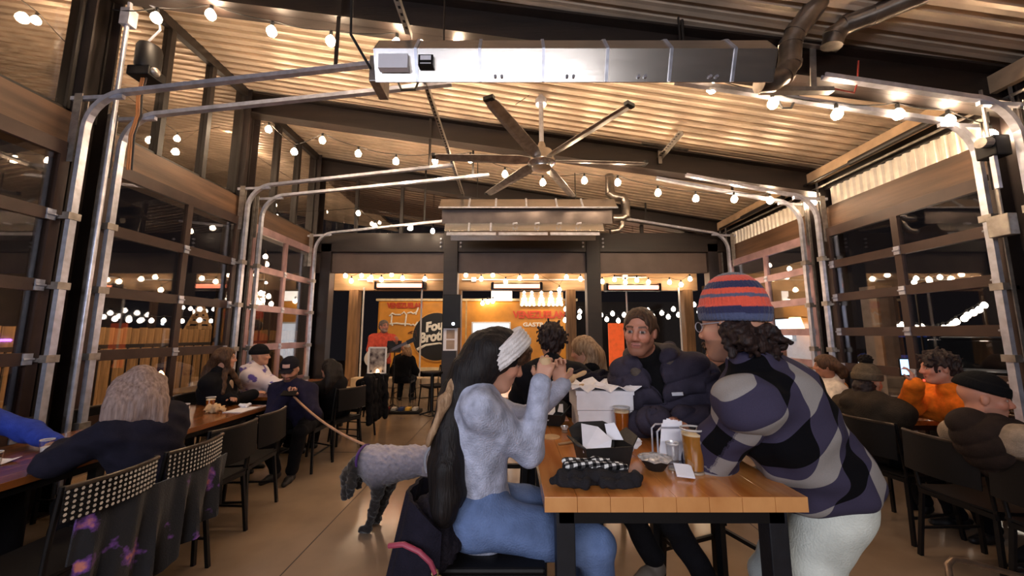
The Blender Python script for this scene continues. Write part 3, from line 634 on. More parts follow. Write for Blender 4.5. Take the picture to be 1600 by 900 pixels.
for i in range(48):
    a0, a1 = 2 * PI * i / 48, 2 * PI * (i + 1) / 48
    q.beam((c_.x + .8 * math.cos(a0), 12.165, c_.z + .8 * math.sin(a0)), (c_.x + .8 * math.cos(a1), 12.165, c_.z + .8 * math.sin(a1)), .03, .03)
q.build('logo_ring', mat('logo_ring', 'e2a048', .5), tr)
text_mesh('Four', 'lettering', WHT, tr, (c_.x - .36, 12.14, c_.z + .16), (R(90), R(-10), 0), .42, .92, .012, .02, .2)
text_mesh('Brothers', 'lettering', WHT, tr, (c_.x - .56, 12.14, c_.z - .2), (R(90), R(-8), 0), .44, .86, .012, .02, .2)
q = MB(); q.tube([(c_.x - .62, 12.14, c_.z - .42), (c_.x - .35, 12.14, c_.z - .28), (c_.x + .1, 12.14, c_.z - .22), (c_.x + .5, 12.14, c_.z - .26)], [.05, .04, .03, .01], 6); q.build('swoosh', WHT, tr)
# marquee of clustered bulbs over the truck roof
root = empty('marquee_sign', (.9, 12.1, 2.75), 'marquee of clustered white bulbs on the truck roof', 'sign')
q = MB(); a = at(812, 478, 12.0); b = at(880, 456, 12.0); q.box((a.x, 12.02, a.z), (b.x, 12.08, b.z)); q.build('backboard', mat('marquee_board', '8a6a48', .6), root)
for cxx in (819, 831, 846, 861, 874):
    for dx, dy in ((-2.5, 6), (2.5, 6), (-2, 1), (2.2, 1), (0, -4), (0, -9), (-3.5, 10), (3.5, 10)):
        p = at(cxx + dx, 466 + dy, 11.98); q = MB(); q.ball(p, .045, 8); q.build('bulb', M['bulb_white'], root, True)
string_light('three frosted globes above the serving hatch of the truck', [at(x, y, 12.0) for x, y in ((754, 471), (762, 469), (770, 468))], None, 'bulb_white', sc=1.5)
q = MB(); a = at(768, 455, 12.1); b = at(800, 470, 12.1); q.box((a.x, 12.05, b.z), (b.x, 12.12, a.z)); tag(q.build('light_panel', mat('light_panel', 'fff6ea', .5, emit=(1, .9, .8), estr=1.6)), 'bright white light panel over the truck hatch', 'light panel')
a = at(950, 505, 9.9); b = at(976, 558, 9.9)
root = empty('menu_board', (a.x + .2, 9.9, 0), 'orange-red standing board right of the far middle post', 'board')
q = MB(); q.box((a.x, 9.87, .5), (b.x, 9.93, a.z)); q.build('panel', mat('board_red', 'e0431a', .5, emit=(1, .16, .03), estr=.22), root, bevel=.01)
for x in (a.x + .06, b.x - .06): q = MB(); q.box((x - .02, 9.88, -.05), (x + .02, 9.92, .5)); q.build('leg', M['black'], root)
# low seat wall of pale blocks behind the stage
sw = struct(empty('wall_seat', (-2.5, 9.0, 0)))
blk = None; BLK = mat('limestone_block', 'c6ab88', .8, 0, .16, 5, .3, 25)
for rw in range(2):
    for i in range(12):
        x = -4.05 + i * .42 + (.2 if rw else 0); z = .0 + rw * .235
        if blk is None:
            q = MB(); q.box((0, 8.9, 0), (.40, 9.2, .225)); o = q.build('stone', BLK, sw, bevel=.015); blk = o.data; off = Vector(o.location)
        else: o = bpy.data.objects.new('stone', blk); COL.objects.link(o); o.parent = sw; md = o.modifiers.new('bevel', 'BEVEL'); md.width = .015
        o.location = off + Vector((x, rnd.uniform(-.02, .02), z))
# ---- left patio: board fence, rail, slatted pyramid, lamp
fe = empty('board_fence', (-7.5, 7, 0), 'tall vertical board fence lit warm outside the left doors', 'fence'); bd = None
for i in range(66):
    y = 2.6 + i * .155
    if bd is None:
        q = MB(); q.box((-7.52, 0, -.1), (-7.49, .145, 1.62)); o = q.build('board', M['fence'], fe); bd = o.data; off = Vector(o.location)
    else: o = bpy.data.objects.new('board', bd); COL.objects.link(o); o.parent = fe
    o.location = off + Vector((rnd.uniform(-.006, .006), y, rnd.uniform(-.015, .015)))
for z in (.3, 1.3): q = MB(); q.box((-7.6, 2.6, z - .04), (-7.53, 12.8, z + .04)); q.build('cross_rail', M['fence'], fe)
ra = empty('patio_railing', (-6.2, 6, 0), 'dark metal railing in front of the board fence', 'railing')
q = MB(); q.box((-6.22, 3.6, 1.28), (-6.18, 11, 1.34)); q.build('top_rail', M['steel_dark'], ra)
q = MB(); q.box((-6.215, 3.6, .12), (-6.185, 11, .16)); q.build('bottom_rail', M['steel_dark'], ra)
for i in range(6): q = MB(); y = 3.6 + i * 1.48; q.box((-6.23, y - .03, -.06), (-6.17, y + .03, 1.34)); q.build('post', M['steel_dark'], ra)
pm = MB()
for i in range(36): y = 3.7 + i * .205; pm.box((-6.21, y, .16), (-6.19, y + .016, 1.28))
b = pm.build('baluster', M['steel_dark'], ra); b['kind'] = 'stuff'
py = empty('slatted_pyramid', (-8.3, 9.6, 0), 'wooden slatted pyramid tower standing beyond the fence', 'tower')
c0 = Vector((-8.2, 9.6, 0)); ap = 2.22; hw = .62
for sx, sy in ((-1, -1), (1, -1), (1, 1), (-1, 1)):
    q = MB(); q.beam(c0 + Vector((sx * hw, sy * hw, -.1)), c0 + Vector((sx * .03, sy * .03, ap)), .07, .07); q.build('corner_post', M['fence'], py)
for k in range(13):
    z = .5 + k * .13; w = hw * (1 - z / ap) + .03
    for a_, b_ in (((-1, -1), (1, -1)), ((1, -1), (1, 1)), ((-1, 1), (1, 1)), ((-1, -1), (-1, 1))):
        q = MB(); q.beam(c0 + Vector((a_[0] * w, a_[1] * w, z)), c0 + Vector((b_[0] * w, b_[1] * w, z)), .03, .08); q.build('slat', M['fence'], py)
p = at_x(250, 594, -5.0)
lamp = empty('table_torch', (p.x, p.y, p.z - .3), 'glowing flame lamp on a patio stand outside the second left door', 'lamp')
q = MB(); q.lathe([(.01, .13), (.035, .09), (.055, .03), (.05, -.03), (.03, -.07)], p, 12); q.build('flame', mat('flame', 'ffc070', .5, emit=(1, .55, .2), estr=30), lamp, True)
q = MB(); q.tube([(p.x, p.y, p.z - .07), (p.x, p.y, -.06)], .025, 8); q.lathe([(.16, -.06), (.16, -.03), (.03, 0)], (p.x, p.y, 0), 12); q.build('stand', M['black'], lamp)
q = MB(); q.box((p.x - .25, p.y + .15, .62), (p.x + .4, p.y + 1.5, .66)); q.box((p.x - .05, p.y + .3, -.06), (p.x + .05, p.y + .4, .62)); q.box((p.x - .05, p.y + 1.2, -.06), (p.x + .05, p.y + 1.3, .62)); tag(q.build('patio_table', M['deck'], bevel=.008), 'narrow dark patio table behind the flame lamp outside', 'table')
# ---- right: parking lot
def car(label, loc, rz, color, tail=(1, .05, .03), L_=4.5, H_=1.5, lights=True):
    root = empty('car', loc, label, 'car', None, rz, True); pm = mat('car_paint_' + color, color, .38, .2, .05, 3, coat=.25)
    h = L_ / 2; W = .9
    def loft(prof, w, name, m, sm=True):
        q = MB(); v = []; n = len(prof)
        for s_, k in ((-1, .93), (-1, 1), (1, 1), (1, .93)):
            for x, z in prof: v.append((x * (.985 if k < 1 else 1), s_ * w * (1 if k == 1 else 1.0) * (1 if k == 1 else 1.04), z))
        f = []
        for k in range(3):
            for i in range(n): f.append((k * n + i, k * n + (i + 1) % n, (k + 1) * n + (i + 1) % n, (k + 1) * n + i))
        f += [tuple(range(n - 1, -1, -1)), tuple(range(3 * n, 4 * n))]; q.add(v, f); return q.build(name, m, root, bevel=.03)
    loft([(-h, .3), (h, .3), (h, .62), (h * .93, .78), (h * .5, .9), (-h * .8, .95), (-h * .97, .9), (-h, .6)], W, 'body', pm)
    loft([(h * .5, .88), (h * .18, H_ - .03), (-h * .05, H_), (-h * .62, H_ - .04), (-h * .86, .93)], W * .86, 'cabin', mat('car_glass', '10141a', .1, 0, .05, spec=.8))
    q = MB(); q.box((-h * .6, -W * .7, H_ - .03), (h * .15, W * .7, H_ + .02)); q.build('roof', pm, root, bevel=.015)
    for x in (-h * .62, h * .62):
        for s_ in (-1, 1):
            q = MB(); q.tube([(x, s_ * (W - .16), .33), (x, s_ * (W + .04), .33)], .33, 18); w_ = q.build('wheel', M['rubber'], root); q = MB(); q.tube([(x, s_ * (W - .1), .33), (x, s_ * (W + .05), .33)], .19, 12); q.build('rim', M['galv_dull'], w_)
    for s_ in (-1, 1):
        q = MB(); q.box((-h - .02, s_ * .78 - .14, .66), (-h + .06, s_ * .78 + .14, .84)); q.build('tail_light', mat('tail_light', 'c01510', .3, emit=tail, estr=3.0 if lights else .3), root)
        q = MB(); q.box((h - .06, s_ * .7 - .16, .58), (h + .02, s_ * .7 + .16, .72)); q.build('headlight', mat('headlight', 'dfe6ee', .15, emit=(.9, .95, 1), estr=.6), root)
    q = MB(); q.box((-h - .025, -.28, .5), (-h + .02, .28, .62)); q.build('plate', M['paper'], root)
    return root
car('blue car parked outside behind the knit bobble hat', (13.6, 12.9, -.08), R(218), '27479a', L_=4.3)
car('pale boxy car parked behind the man in orange', (19.5, 16.2, -.08), R(40), 'b9b4b0', H_=1.75, L_=4.2)
car('black car with lit red tail lights outside the near right door', (10.4, 8.05, -.08), R(38), '121318', L_=4.5)
car('dark car farther back at the edge of the near right door', (17.2, 12.1, -.08), R(36), '1a1a20', L_=4.5, lights=False)
q = MB(); q.box((6.02, 6.0, -.08), (6.3, 6.28, 2.3)); struct(q.build('post_20', mat('white_post', 'b6ada4', .6)))
hg = MB(); r2 = random.Random(3)
for i in range(2600):
    p = Vector((r2.uniform(6.6, 9.2), r2.uniform(3.0, 6.0), r2.uniform(-.05, .72))); a_ = r2.uniform(0, 6.28); d = Vector((math.cos(a_), math.sin(a_), r2.uniform(-.5, .9))).normalized() * .06; e = Vector((-d.y, d.x, .02)) * .5
    hg.add([p - d, p + e, p + d, p - e], [(0, 1, 2, 3)])
o = hg.build('hedge', mat('hedge_leaf', '2c3324', .7, 0, .4, 6)); tag(o, 'dark leafy hedge outside the near right door', 'hedge', kind='stuff')
q = MB(); q.box((6.62, 3.0, -.08), (9.1, 6.1, .1)); struct(q.build('ground_planter', mat('planter_soil', '1f1812', .9)))
# annex porch with screen and wall lamp
a = at_x(1201, 500, 7.5); b = at_x(1238, 530, 7.5)
root = empty('television', (7.5, (a.y + b.y) / 2, b.z), 'bright wall screen on the annex outside the far right door', 'television')
q = MB(); q.box((7.5, min(a.y, b.y) - .04, b.z - .04), (7.58, max(a.y, b.y) + .04, a.z + .04)); q.build('bezel', M['black'], root)
q = MB(); q.box((7.49, min(a.y, b.y), b.z), (7.5, max(a.y, b.y), a.z)); q.build('screen', mat('tv_screen', 'cfe4ff', .3, 0, .5, 3, emit=(.55, .75, 1), estr=1.6), root)
for i, (x, y, w) in enumerate(((1207, 532, .5),)):
    p = at_x(x, y, 7.56); q = MB(); q.tube([(7.57, p.y - .5, p.z), (7.57, p.y + .6, p.z)], .03, 8); tag(q.build('neon_tube', mat('neon_purple', '9a50ff', .4, emit=(.42, .12, 1), estr=14)), 'purple neon tube below the screen outside', 'neon light')
p = at_x(1243, 508, 7.3); root = empty('wall_lamp', p, 'warm shaded wall lamp on the annex', 'lamp')
q = MB(); q.lathe([(.12, .2), (.2, -.16)], p, 16, cap0=False, cap1=False); q.build('lamp_shade', mat('lamp_shade', 'ffd9a0', .6, emit=(1, .62, .3), estr=4), root, True)
q = MB(); q.tube([(7.6, p.y, p.z + .2), (7.3, p.y, p.z + .22), (7.3, p.y, p.z + .18)], .015, 6); q.build('arm', M['black'], root)
# ================================================================ smooth implicit modelling (figures, cloth, dog)
def V3(p): return np.array(p, dtype=np.float32)
def nrm(a): a = np.asarray(a, dtype=float); return a / (np.linalg.norm(a) + 1e-9)
class SDF:
    """rounded cones and ellipsoids blended with a smooth union, meshed as ONE surface by surface nets"""
    def __init__(s): s.p = []
    def cone(s, a, b, ra, rb=None, k=.02, sub=False, tag=0):
        rb = ra if rb is None else rb; s.p.append(('c', V3(a), V3(b), ra, rb, k, sub, tag)); return s
    def chain(s, pts, rad, k=.02, tag=0):
        for i in range(len(pts) - 1): s.cone(pts[i], pts[i + 1], rad[i], rad[i + 1], k, False, tag)
        return s
    def ell(s, c, r, rot=None, k=.02, sub=False, tag=0):
        s.p.append(('e', V3(c), V3(r), np.eye(3, dtype=np.float32) if rot is None else np.asarray(rot, dtype=np.float32), 0, k, sub, tag)); return s
    def ball(s, c, r, k=.02, sub=False, tag=0): return s.ell(c, (r, r, r), None, k, sub, tag)
    @staticmethod
    def dist(q, P):
        if q[0] == 'c':
            a, b, ra, rb = q[1:5]; ab = b - a; L = float(ab @ ab) + 1e-12; pa = P - a; t = np.clip((pa @ ab) / L, 0, 1)
            return np.linalg.norm(pa - t[..., None] * ab, axis=-1) - (ra + (rb - ra) * t)
        c, r, rot = q[1:4]; p = (P - c) @ rot; k0 = np.linalg.norm(p / r, axis=-1); k1 = np.linalg.norm(p / (r * r), axis=-1)
        return k0 * (k0 - 1) / (k1 + 1e-6)
    def bounds(s, q):
        if q[0] == 'c': m = max(q[3], q[4]); return np.minimum(q[1], q[2]) - m, np.maximum(q[1], q[2]) + m
        e = np.sqrt(((q[3] * q[2]) ** 2).sum(1)); return q[1] - e, q[1] + e
    def mesh(s, h, noise=None, clip=None):
        add = [q for q in s.p if not q[6]]; bb = [s.bounds(q) for q in add]
        lo = np.min([b[0] for b in bb], 0) - 3 * h - .012; hi = np.max([b[1] for b in bb], 0) + 3 * h + .012
        n = np.ceil((hi - lo) / h).astype(int) + 1; D = np.full(n, .12, dtype=np.float32)
        ax = [lo[i] + h * np.arange(n[i], dtype=np.float32) for i in range(3)]
        for q in s.p:
            k = q[5]; b0, b1 = s.bounds(q); m = k + 2.5 * h
            i0 = np.maximum(0, np.floor((b0 - m - lo) / h).astype(int)); i1 = np.minimum(n, np.ceil((b1 + m - lo) / h).astype(int) + 1)
            if (i1 <= i0).any(): continue
            sl = tuple(slice(a, b) for a, b in zip(i0, i1))
            P = np.stack(np.meshgrid(*[ax[i][sl[i]] for i in range(3)], indexing='ij'), -1)
            d = s.dist(q, P).astype(np.float32); A = D[sl]
            if q[6]:
                d = -d; hh = np.maximum(k - np.abs(A - d), 0) / k; D[sl] = np.maximum(A, d) + hh * hh * k * .25
            else:
                hh = np.maximum(k - np.abs(A - d), 0) / k; D[sl] = np.minimum(A, d) - hh * hh * k * .25
        if noise is not None:
            P = np.stack(np.meshgrid(*ax, indexing='ij'), -1); near = np.abs(D) < .06
            D[near] += noise(P[near]).astype(np.float32)
        if clip is not None:
            P = np.stack(np.meshgrid(*ax, indexing='ij'), -1); D = np.maximum(D, clip(P).astype(np.float32))
        return surface_net(D, h, lo)
    def nearest(s, Vv):
        """index of the closest primitive and its along / around coordinates, for cloth weave"""
        best = np.full(len(Vv), 9.); uv = np.zeros((len(Vv), 2))
        for q in s.p:
            if q[6] or q[0] != 'c': continue
            d = s.dist(q, Vv); m = d < best; a, b = q[1], q[2]; T = nrm(b - a); X = nrm(np.cross(T, (.31, .2, .93) if abs(T[2]) < .9 else (1, .1, 0))); Y = np.cross(T, X)
            w = Vv - a; u = w @ T; an = np.arctan2(w @ Y, w @ X) * max(q[3], .05); best = np.where(m, d, best); uv[m, 0] = u[m]; uv[m, 1] = an[m]
        return uv
def surface_net(D, h, lo):
    s = D < 0; nx, ny, nz = D.shape
    c = np.zeros((nx - 1, ny - 1, nz - 1), dtype=np.int8); C8 = [(i, j, k) for i in (0, 1) for j in (0, 1) for k in (0, 1)]
    for i, j, k in C8: c += s[i:nx - 1 + i, j:ny - 1 + j, k:nz - 1 + k]
    mk = (c > 0) & (c < 8); I = np.argwhere(mk); idx = np.full(mk.shape, -1, dtype=np.int32); idx[mk] = np.arange(len(I))
    acc = np.zeros((len(I), 3), dtype=np.float32); cnt = np.zeros(len(I), dtype=np.float32)
    for a in C8:
        for ax_ in range(3):
            if a[ax_]: continue
            b = list(a); b[ax_] = 1; A = I + np.array(a); B = I + np.array(b)
            da = D[A[:, 0], A[:, 1], A[:, 2]]; db = D[B[:, 0], B[:, 1], B[:, 2]]; m = (da < 0) != (db < 0)
            t = (da[m] / (da[m] - db[m]))[:, None]; acc[m] += np.array(a) + t * (np.array(b) - np.array(a)); cnt[m] += 1
    Vv = (I + acc / np.maximum(cnt, 1)[:, None]) * h + lo; F = []
    for ax_ in range(3):
        o1, o2 = [(1, 2), (2, 0), (0, 1)][ax_]; sa = [slice(None)] * 3; sb = [slice(None)] * 3; sa[ax_] = slice(0, -1); sb[ax_] = slice(1, None)
        for o in (o1, o2): sa[o] = slice(1, -1); sb[o] = slice(1, -1)
        A = s[tuple(sa)]; B = s[tuple(sb)]; E = np.argwhere(A != B)
        if not len(E): continue
        fl_ = A[E[:, 0], E[:, 1], E[:, 2]]; E = E.copy(); E[:, o1] += 1; E[:, o2] += 1
        def cell(d1, d2): e = E.copy(); e[:, o1] += d1; e[:, o2] += d2; return idx[e[:, 0], e[:, 1], e[:, 2]]
        Q = np.stack([cell(-1, -1), cell(0, -1), cell(0, 0), cell(-1, 0)], 1); Q[~fl_] = Q[~fl_][:, ::-1]; F.append(Q)
    return Vv, np.concatenate(F)
def smooth_v(Vv, F, it=1, lam=.5):
    for _ in range(it):
        acc = np.zeros_like(Vv); n = np.zeros(len(Vv))
        for a in range(4):
            for b in ((a + 1) % 4, (a + 3) % 4): np.add.at(acc, F[:, a], Vv[F[:, b]]); np.add.at(n, F[:, a], 1)
        Vv = Vv + lam * (acc / np.maximum(n, 1)[:, None] - Vv)
    return Vv
def np_obj(name, Vv, F, m, parent, col=None, cuv=None, smooth=True):
    me = bpy.data.meshes.new(name); me.vertices.add(len(Vv)); me.vertices.foreach_set('co', np.ascontiguousarray(Vv, dtype=np.float32).ravel())
    n = len(F); me.loops.add(n * 4); me.loops.foreach_set('vertex_index', np.ascontiguousarray(F, dtype=np.int32).ravel())
    me.polygons.add(n); me.polygons.foreach_set('loop_start', np.arange(0, n * 4, 4, dtype=np.int32))
    me.update(calc_edges=True); me.validate()
    if smooth: me.polygons.foreach_set('use_smooth', np.ones(n, dtype=bool))
    if col is not None:
        at_ = me.attributes.new('Col', 'FLOAT_COLOR', 'POINT'); c4 = np.ones((len(Vv), 4), dtype=np.float32); c4[:, :3] = col; at_.data.foreach_set('color', c4.ravel())
    if cuv is not None:
        at_ = me.attributes.new('cuv', 'FLOAT_VECTOR', 'POINT'); c3 = np.zeros((len(Vv), 3), dtype=np.float32); c3[:, :cuv.shape[1]] = cuv; at_.data.foreach_set('vector', c3.ravel())
    me.materials.append(m); o = bpy.data.objects.new(name, me); COL.objects.link(o); place(o, parent, Vector((0, 0, 0))); return o
def waves(seed, freq, amp, n=6, st=(1, 1, 1)):
    g = np.random.RandomState(seed); W = g.normal(size=(n, 3)) * freq * np.array(st); ph = g.uniform(0, 6.28, n); a = amp / n
    return lambda P: sum(np.sin(P @ W[i] + ph[i] + .6 * np.sin(P @ W[(i + 2) % n] * .7)) for i in range(n)) * a * 1.6

# ---------------------------------------------------------------- people
def skin_mat(): return mat('skin', 'ffffff', .5, 0, .05, 14, .03, 90, attr='Col', spec=.4)
def cloth(name, c, rough=.9, **k):
    k.setdefault('sheen', .0); k.setdefault('spec', .2); return mat(name, c, rough, 0, k.pop('var', .14), k.pop('scale', 22), k.pop('bump', .25), k.pop('bscale', 160), **k)
def hair_mat(name, c, c2): return mat(name, c, .62, 0, 0, 26, .4, 60, color2=c2, stretch=(3, 3, .25), spec=.3)
SK = {'fair': hexc('c08d74'), 'tan': hexc('a9745a'), 'ruddy': hexc('b87e66'), 'pale': hexc('c79c86')}
LIP = hexc('9b5b52')
def frame_from(f, up=(0, 0, 1)):
    f = nrm(f); r = nrm(np.cross(f, up)); u = np.cross(r, f); return np.stack([r, f, u], 1)      # columns: right, forward, up
def ik(a, b, l1, l2, pole):
    a = np.array(a, float); b = np.array(b, float); d = b - a; L = np.linalg.norm(d)
    if L > (l1 + l2) * .999: b = a + d * ((l1 + l2) * .999 / L); d = b - a; L = np.linalg.norm(d)
    x = (l1 * l1 - l2 * l2 + L * L) / (2 * L); hgt = math.sqrt(max(l1 * l1 - x * x, 0)); n = nrm(d); p = np.array(pole, float); p = p - n * (p @ n)
    return a + n * x + nrm(p) * hgt, b
FING = [(-.030, .078, .86), (-.010, .085, 1.0), (.010, .082, .95), (.028, .072, .76)]
def hand(B, w, fwd, nrm_palm, thumb, S_=1., curl=.5, fr=.0085, tg=9):
    """palm and five bent fingers. fwd: wrist to knuckles, nrm_palm: out of the palm, thumb: side of the thumb"""
    f = nrm(fwd); n = nrm(np.array(nrm_palm) - f * (np.array(nrm_palm) @ f)); t = np.cross(f, n); t = t if t @ np.array(thumb) > 0 else -t; w = np.array(w, float)
    for off in (-.026, 0, .022): B.cone(w + f * .012 * S_ - t * off * .6 * S_, w + f * .075 * S_ - t * off * S_, .017 * S_, .013 * S_, .012, tag=tg)
    for i, (off, base, ln) in enumerate(FING):
        p = w + f * base * S_ - t * off * S_; L = [.042 * ln * S_, .026 * ln * S_, .021 * ln * S_]; c = curl * (1 + .12 * (i - 1.5)); a = c * .55; d = f * math.cos(a) + n * math.sin(a); rr = [fr, fr * .93, fr * .85, fr * .75]
        for j in range(3):
            q_ = p + d * L[j]; B.cone(p, q_, rr[j] * S_, rr[j + 1] * S_, .004, tag=tg); p = q_; a += c * .95; d = f * math.cos(a) + n * math.sin(a)
    p = w + f * .022 * S_ + t * .026 * S_ + n * .006 * S_; d = nrm(t * .75 + f * .7 + n * (.25 + .3 * curl)); q_ = p + d * .042 * S_; B.cone(w + f * .018 * S_, p, .017 * S_, .014 * S_, .01, tag=tg); B.cone(p, q_, .0125 * S_, .0105 * S_, .006, tag=tg)
    d = nrm(f * .9 + t * .25 + n * (.2 + .5 * curl)); B.cone(q_, q_ + d * .032 * S_, .0105 * S_, .008 * S_, .004, tag=tg)
def head_sdf(B, c, Rm, s=1., eyes=True):
    T = lambda x, y, z: c + Rm @ (np.array((x, y, z)) * s)
    E = lambda p, r, k=.02, sub=False: B.ell(T(*p), np.array(r) * s, Rm, k * s, sub, 1)
    Cn = lambda a, b, r1, r2, k=.012: B.cone(T(*a), T(*b), r1 * s, r2 * s, k * s, False, 1)
    E((0, -.012, .03), (.074, .095, .086)); E((0, .024, -.035), (.057, .066, .082), .03); E((0, .062, -.096), (.024, .02, .019), .03)
    for q in (-1, 1):
        Cn((q * .05, .0, -.055), (q * .02, .058, -.098), .018, .017, .03); E((q * .038, .062, -.026), (.022, .02, .02), .025)
        Cn((q * .012, .083, .026), (q * .048, .068, .026), .010, .009, .014)
        E((q * .031, .092, .005), (.017, .014, .012), .012, True)
        E((q * .014, .094, -.034), (.009, .011, .008), .008); E((q * .076, -.008, -.006), (.009, .019, .031), .007)
        if eyes: E((q * .031, .073, .004), (.0125, .0125, .0125), .003)
    Cn((0, .086, .014), (0, .106, -.027), .009, .0135, .012); Cn((-.02, .080, -.058), (.02, .080, -.058), .0085, .0085, .009); Cn((-.016, .080, -.069), (.016, .080, -.069), .009, .009, .009)
def head_color(Vv, c, Rm, s, skin, beard=None, brow=hexc('3a2618'), lip=LIP, lash=True):
    P = ((Vv - c) @ Rm) / s; col = np.tile(np.array(skin), (len(Vv), 1)); x, y, z = np.abs(P[:, 0]), P[:, 1], P[:, 2]; hd = (np.linalg.norm(P, axis=1) < .17)
    def put(m, cc, a=1.): col[m] = col[m] * (1 - a) + np.array(cc) * a
    put(hd & (y > .03) & (np.hypot(P[:, 0] * 1., z + .03) < .03) & (y > .08), (skin[0] * 1.06, skin[1] * .86, skin[2] * .82), .5)
    put(hd & (y > .03) & (np.hypot(x - .043, z + .028) < .022), (skin[0] * 1.05, skin[1] * .84, skin[2] * .8), .5)
    if beard is not None:
        m = hd & (y > -.01) & (z < -.046) & (z > -.14) & ~((x < .023) & (np.abs(z + .063) < .009)); put(m & (z < -.04), beard[0], beard[1])
        put(hd & (y > .07) & (np.abs(z + .048) < .006) & (x < .03), beard[0], beard[1])
    put(hd & (y > .05) & (np.abs(z - (.030 - (x - .03) ** 2 * 6)) < .0055) & (x > .012) & (x < .052), brow, .85)
    put(hd & (y > .06) & (np.hypot((x - .031) * .8, (z - .004) * 1.25) < .0155), (skin[0] * .55, skin[1] * .48, skin[2] * .46), .7)
    ey = hd & (y > .07) & (np.hypot((x - .031) * .75, (z - .004) * 1.5) < .0105); put(ey, (.36, .31, .28)); put(ey & (np.abs(x - .031) < .0075), (.03, .02, .015))
    put(hd & (y > .06) & (x < .024 - np.abs(z + .0635) * .6) & (np.abs(z + .0635) < .0125), lip, .75); put(hd & (y > .06) & (x < .022) & (np.abs(z + .0635) < .0022), (lip[0] * .35, lip[1] * .3, lip[2] * .3), .9)
    return col
class Fig:
    pass
def person(label, pelvis, yaw, lean=5, side=0, twist=0, head=(0, 0, 0), hands=None, feet=None, S_=1., h=.009, skin='fair', beard=None, brow=hexc('3a2618'),
           top=('navy', 'cloth', .018), bottom='trousers_dark', shoes='shoe_black', hairf=None, curl=(.5, .5), sleeve=1., female=False, palm=None, root='floor', puff=None, fold=.006, build=1., seat=True, elbow=(None, None), knee=None, collar=True, cat='person', top_h=None, hem=.0, plaid=None, lower=True, name='person', group=None, vneck=False, elbow_z=None, level=.65, neckfwd=0., shift=(0, 0, 0), hood=False, headpos=None, wrap=None):
    g = Fig(); P = np.array(pelvis, float); fy = R(yaw); f0 = np.array((math.cos(fy), math.sin(fy), 0)); l0 = np.array((-f0[1], f0[0], 0)); z = np.array((0, 0, 1.))
    Ls = .50 * S_
    up = nrm(z * math.cos(R(lean)) * math.cos(R(side)) + f0 * math.sin(R(lean)) + l0 * math.sin(R(side)))
    if headpos is not None:
        tg_ = np.array(headpos, float) - z * .185 * S_ - f0 * .055 * S_ + np.array(shift); d_ = tg_ - P; Ls = min(max(np.linalg.norm(d_), .40 * S_), .62 * S_); up = nrm(d_)
    f2 = nrm(f0 * math.cos(R(twist)) + l0 * math.sin(R(twist))); f = nrm(f2 - up * (f2 @ up)); l = np.cross(up, f); lh = nrm(np.cross(z, f2)); l = nrm(l * (1 - level) + lh * level); f = nrm(np.cross(l, up)); Rt = np.stack([-l, f, np.cross(-l, f)], 1)   # torso frame
    if not feet: feet = [P + f0 * .42 * S_ + l0 * .11 - z * (P[2] - .08), P + f0 * .42 * S_ - l0 * .11 - z * (P[2] - .08)]
    sh = .172 * S_ * (.9 if female else 1.); C7 = P + up * Ls - f * .015 * S_; ch = P + up * Ls * .66; curve = P + up * .17 * S_ - f * .0
    SL, SR = C7 + l * sh - up * .055 * S_ + f * .02, C7 - l * sh - up * .055 * S_ + f * .02
    # head
    ha, hp, hr = head; hy = fy + R(ha); hf = np.array((math.cos(hy) * math.cos(R(hp)), math.sin(hy) * math.cos(R(hp)), math.sin(R(hp)))); Rh = frame_from(hf)
    if hr: a_ = R(hr); Rh = Rh @ np.array([[math.cos(a_), 0, math.sin(a_)], [0, 1, 0], [-math.sin(a_), 0, math.cos(a_)]])
    nk = C7 + up * .035 * S_ + f * .01; hc = nk + nrm(up * .75 + z * .5 + f0 * .28) * .155 * S_ + f0 * neckfwd
    if headpos is not None: hc = np.array(headpos, float)
    hs = S_ * (.97 if female else 1.0)
    hands = hands or [P + f0 * .32 + l0 * .16 + z * .2, P + f0 * .32 - l0 * .16 + z * .2]
    loc = Vector((P[0], P[1], 0)); rt = empty(name, loc, label, cat, group); g.root = rt
    B = SDF(); J = SDF(); T = SDF(); bw = build
    # body
    head_sdf(B, hc, Rh, hs)
    B.cone(nk - up * .03, hc + Rh @ np.array((0, -.018, -.06)) * hs, .056 * S_, .053 * S_, .03)
    B.cone(SL - l * .02, SR + l * .02, .06 * S_, .06 * S_, .04); B.ell(ch, np.array((.145, .10, .2)) * S_, Rt, .05); B.ell(P + up * .12 * S_, np.array((.125, .092, .16)) * S_, Rt, .05); B.ell(P, np.array((.15, .105, .11)) * S_, Rt, .05)
    off, thick = top[2], top[2]
    rs_ = .048 if female else .062; J.cone(SL, SR, rs_ * S_ * bw + off, rs_ * S_ * bw + off, .08 if female else .05, tag=2); J.ell(ch + up * .02, np.array((.158 * bw + off, .112 * bw + off, .2 + off)) * S_, Rt, .06, tag=2); J.ell(P + up * .13 * S_, np.array((.145 * bw + off, .108 * bw + off, .16)) * S_, Rt, .06, tag=2); J.ell(P + up * (.03 - hem) * S_, np.array((.165 * bw + off, .122 * bw + off, .11 + hem * .5)) * S_, Rt, .05, tag=2)
    J.cone(P - up * .0, C7 - up * .1, .10 * S_ * bw + off * .6, .10 * S_ * bw + off * .6, .05, tag=2)
    if female: 
        for q in (-1, 1): J.ball(ch + f * .085 * S_ + l * q * .06 * S_ + up * .02, .046 * S_ + off, .06, tag=2)
    if collar: J.cone(nk - up * .045 - f * .005, nk + up * .012 * S_ - f * .005, .078 * S_ + off * .6, .066 * S_ + off * .4, .02, tag=2)
    if vneck: J.cone(nk + f * .07 + up * .06, C7 + f * .15 - up * .17 * S_, .062, .012, .02, True)
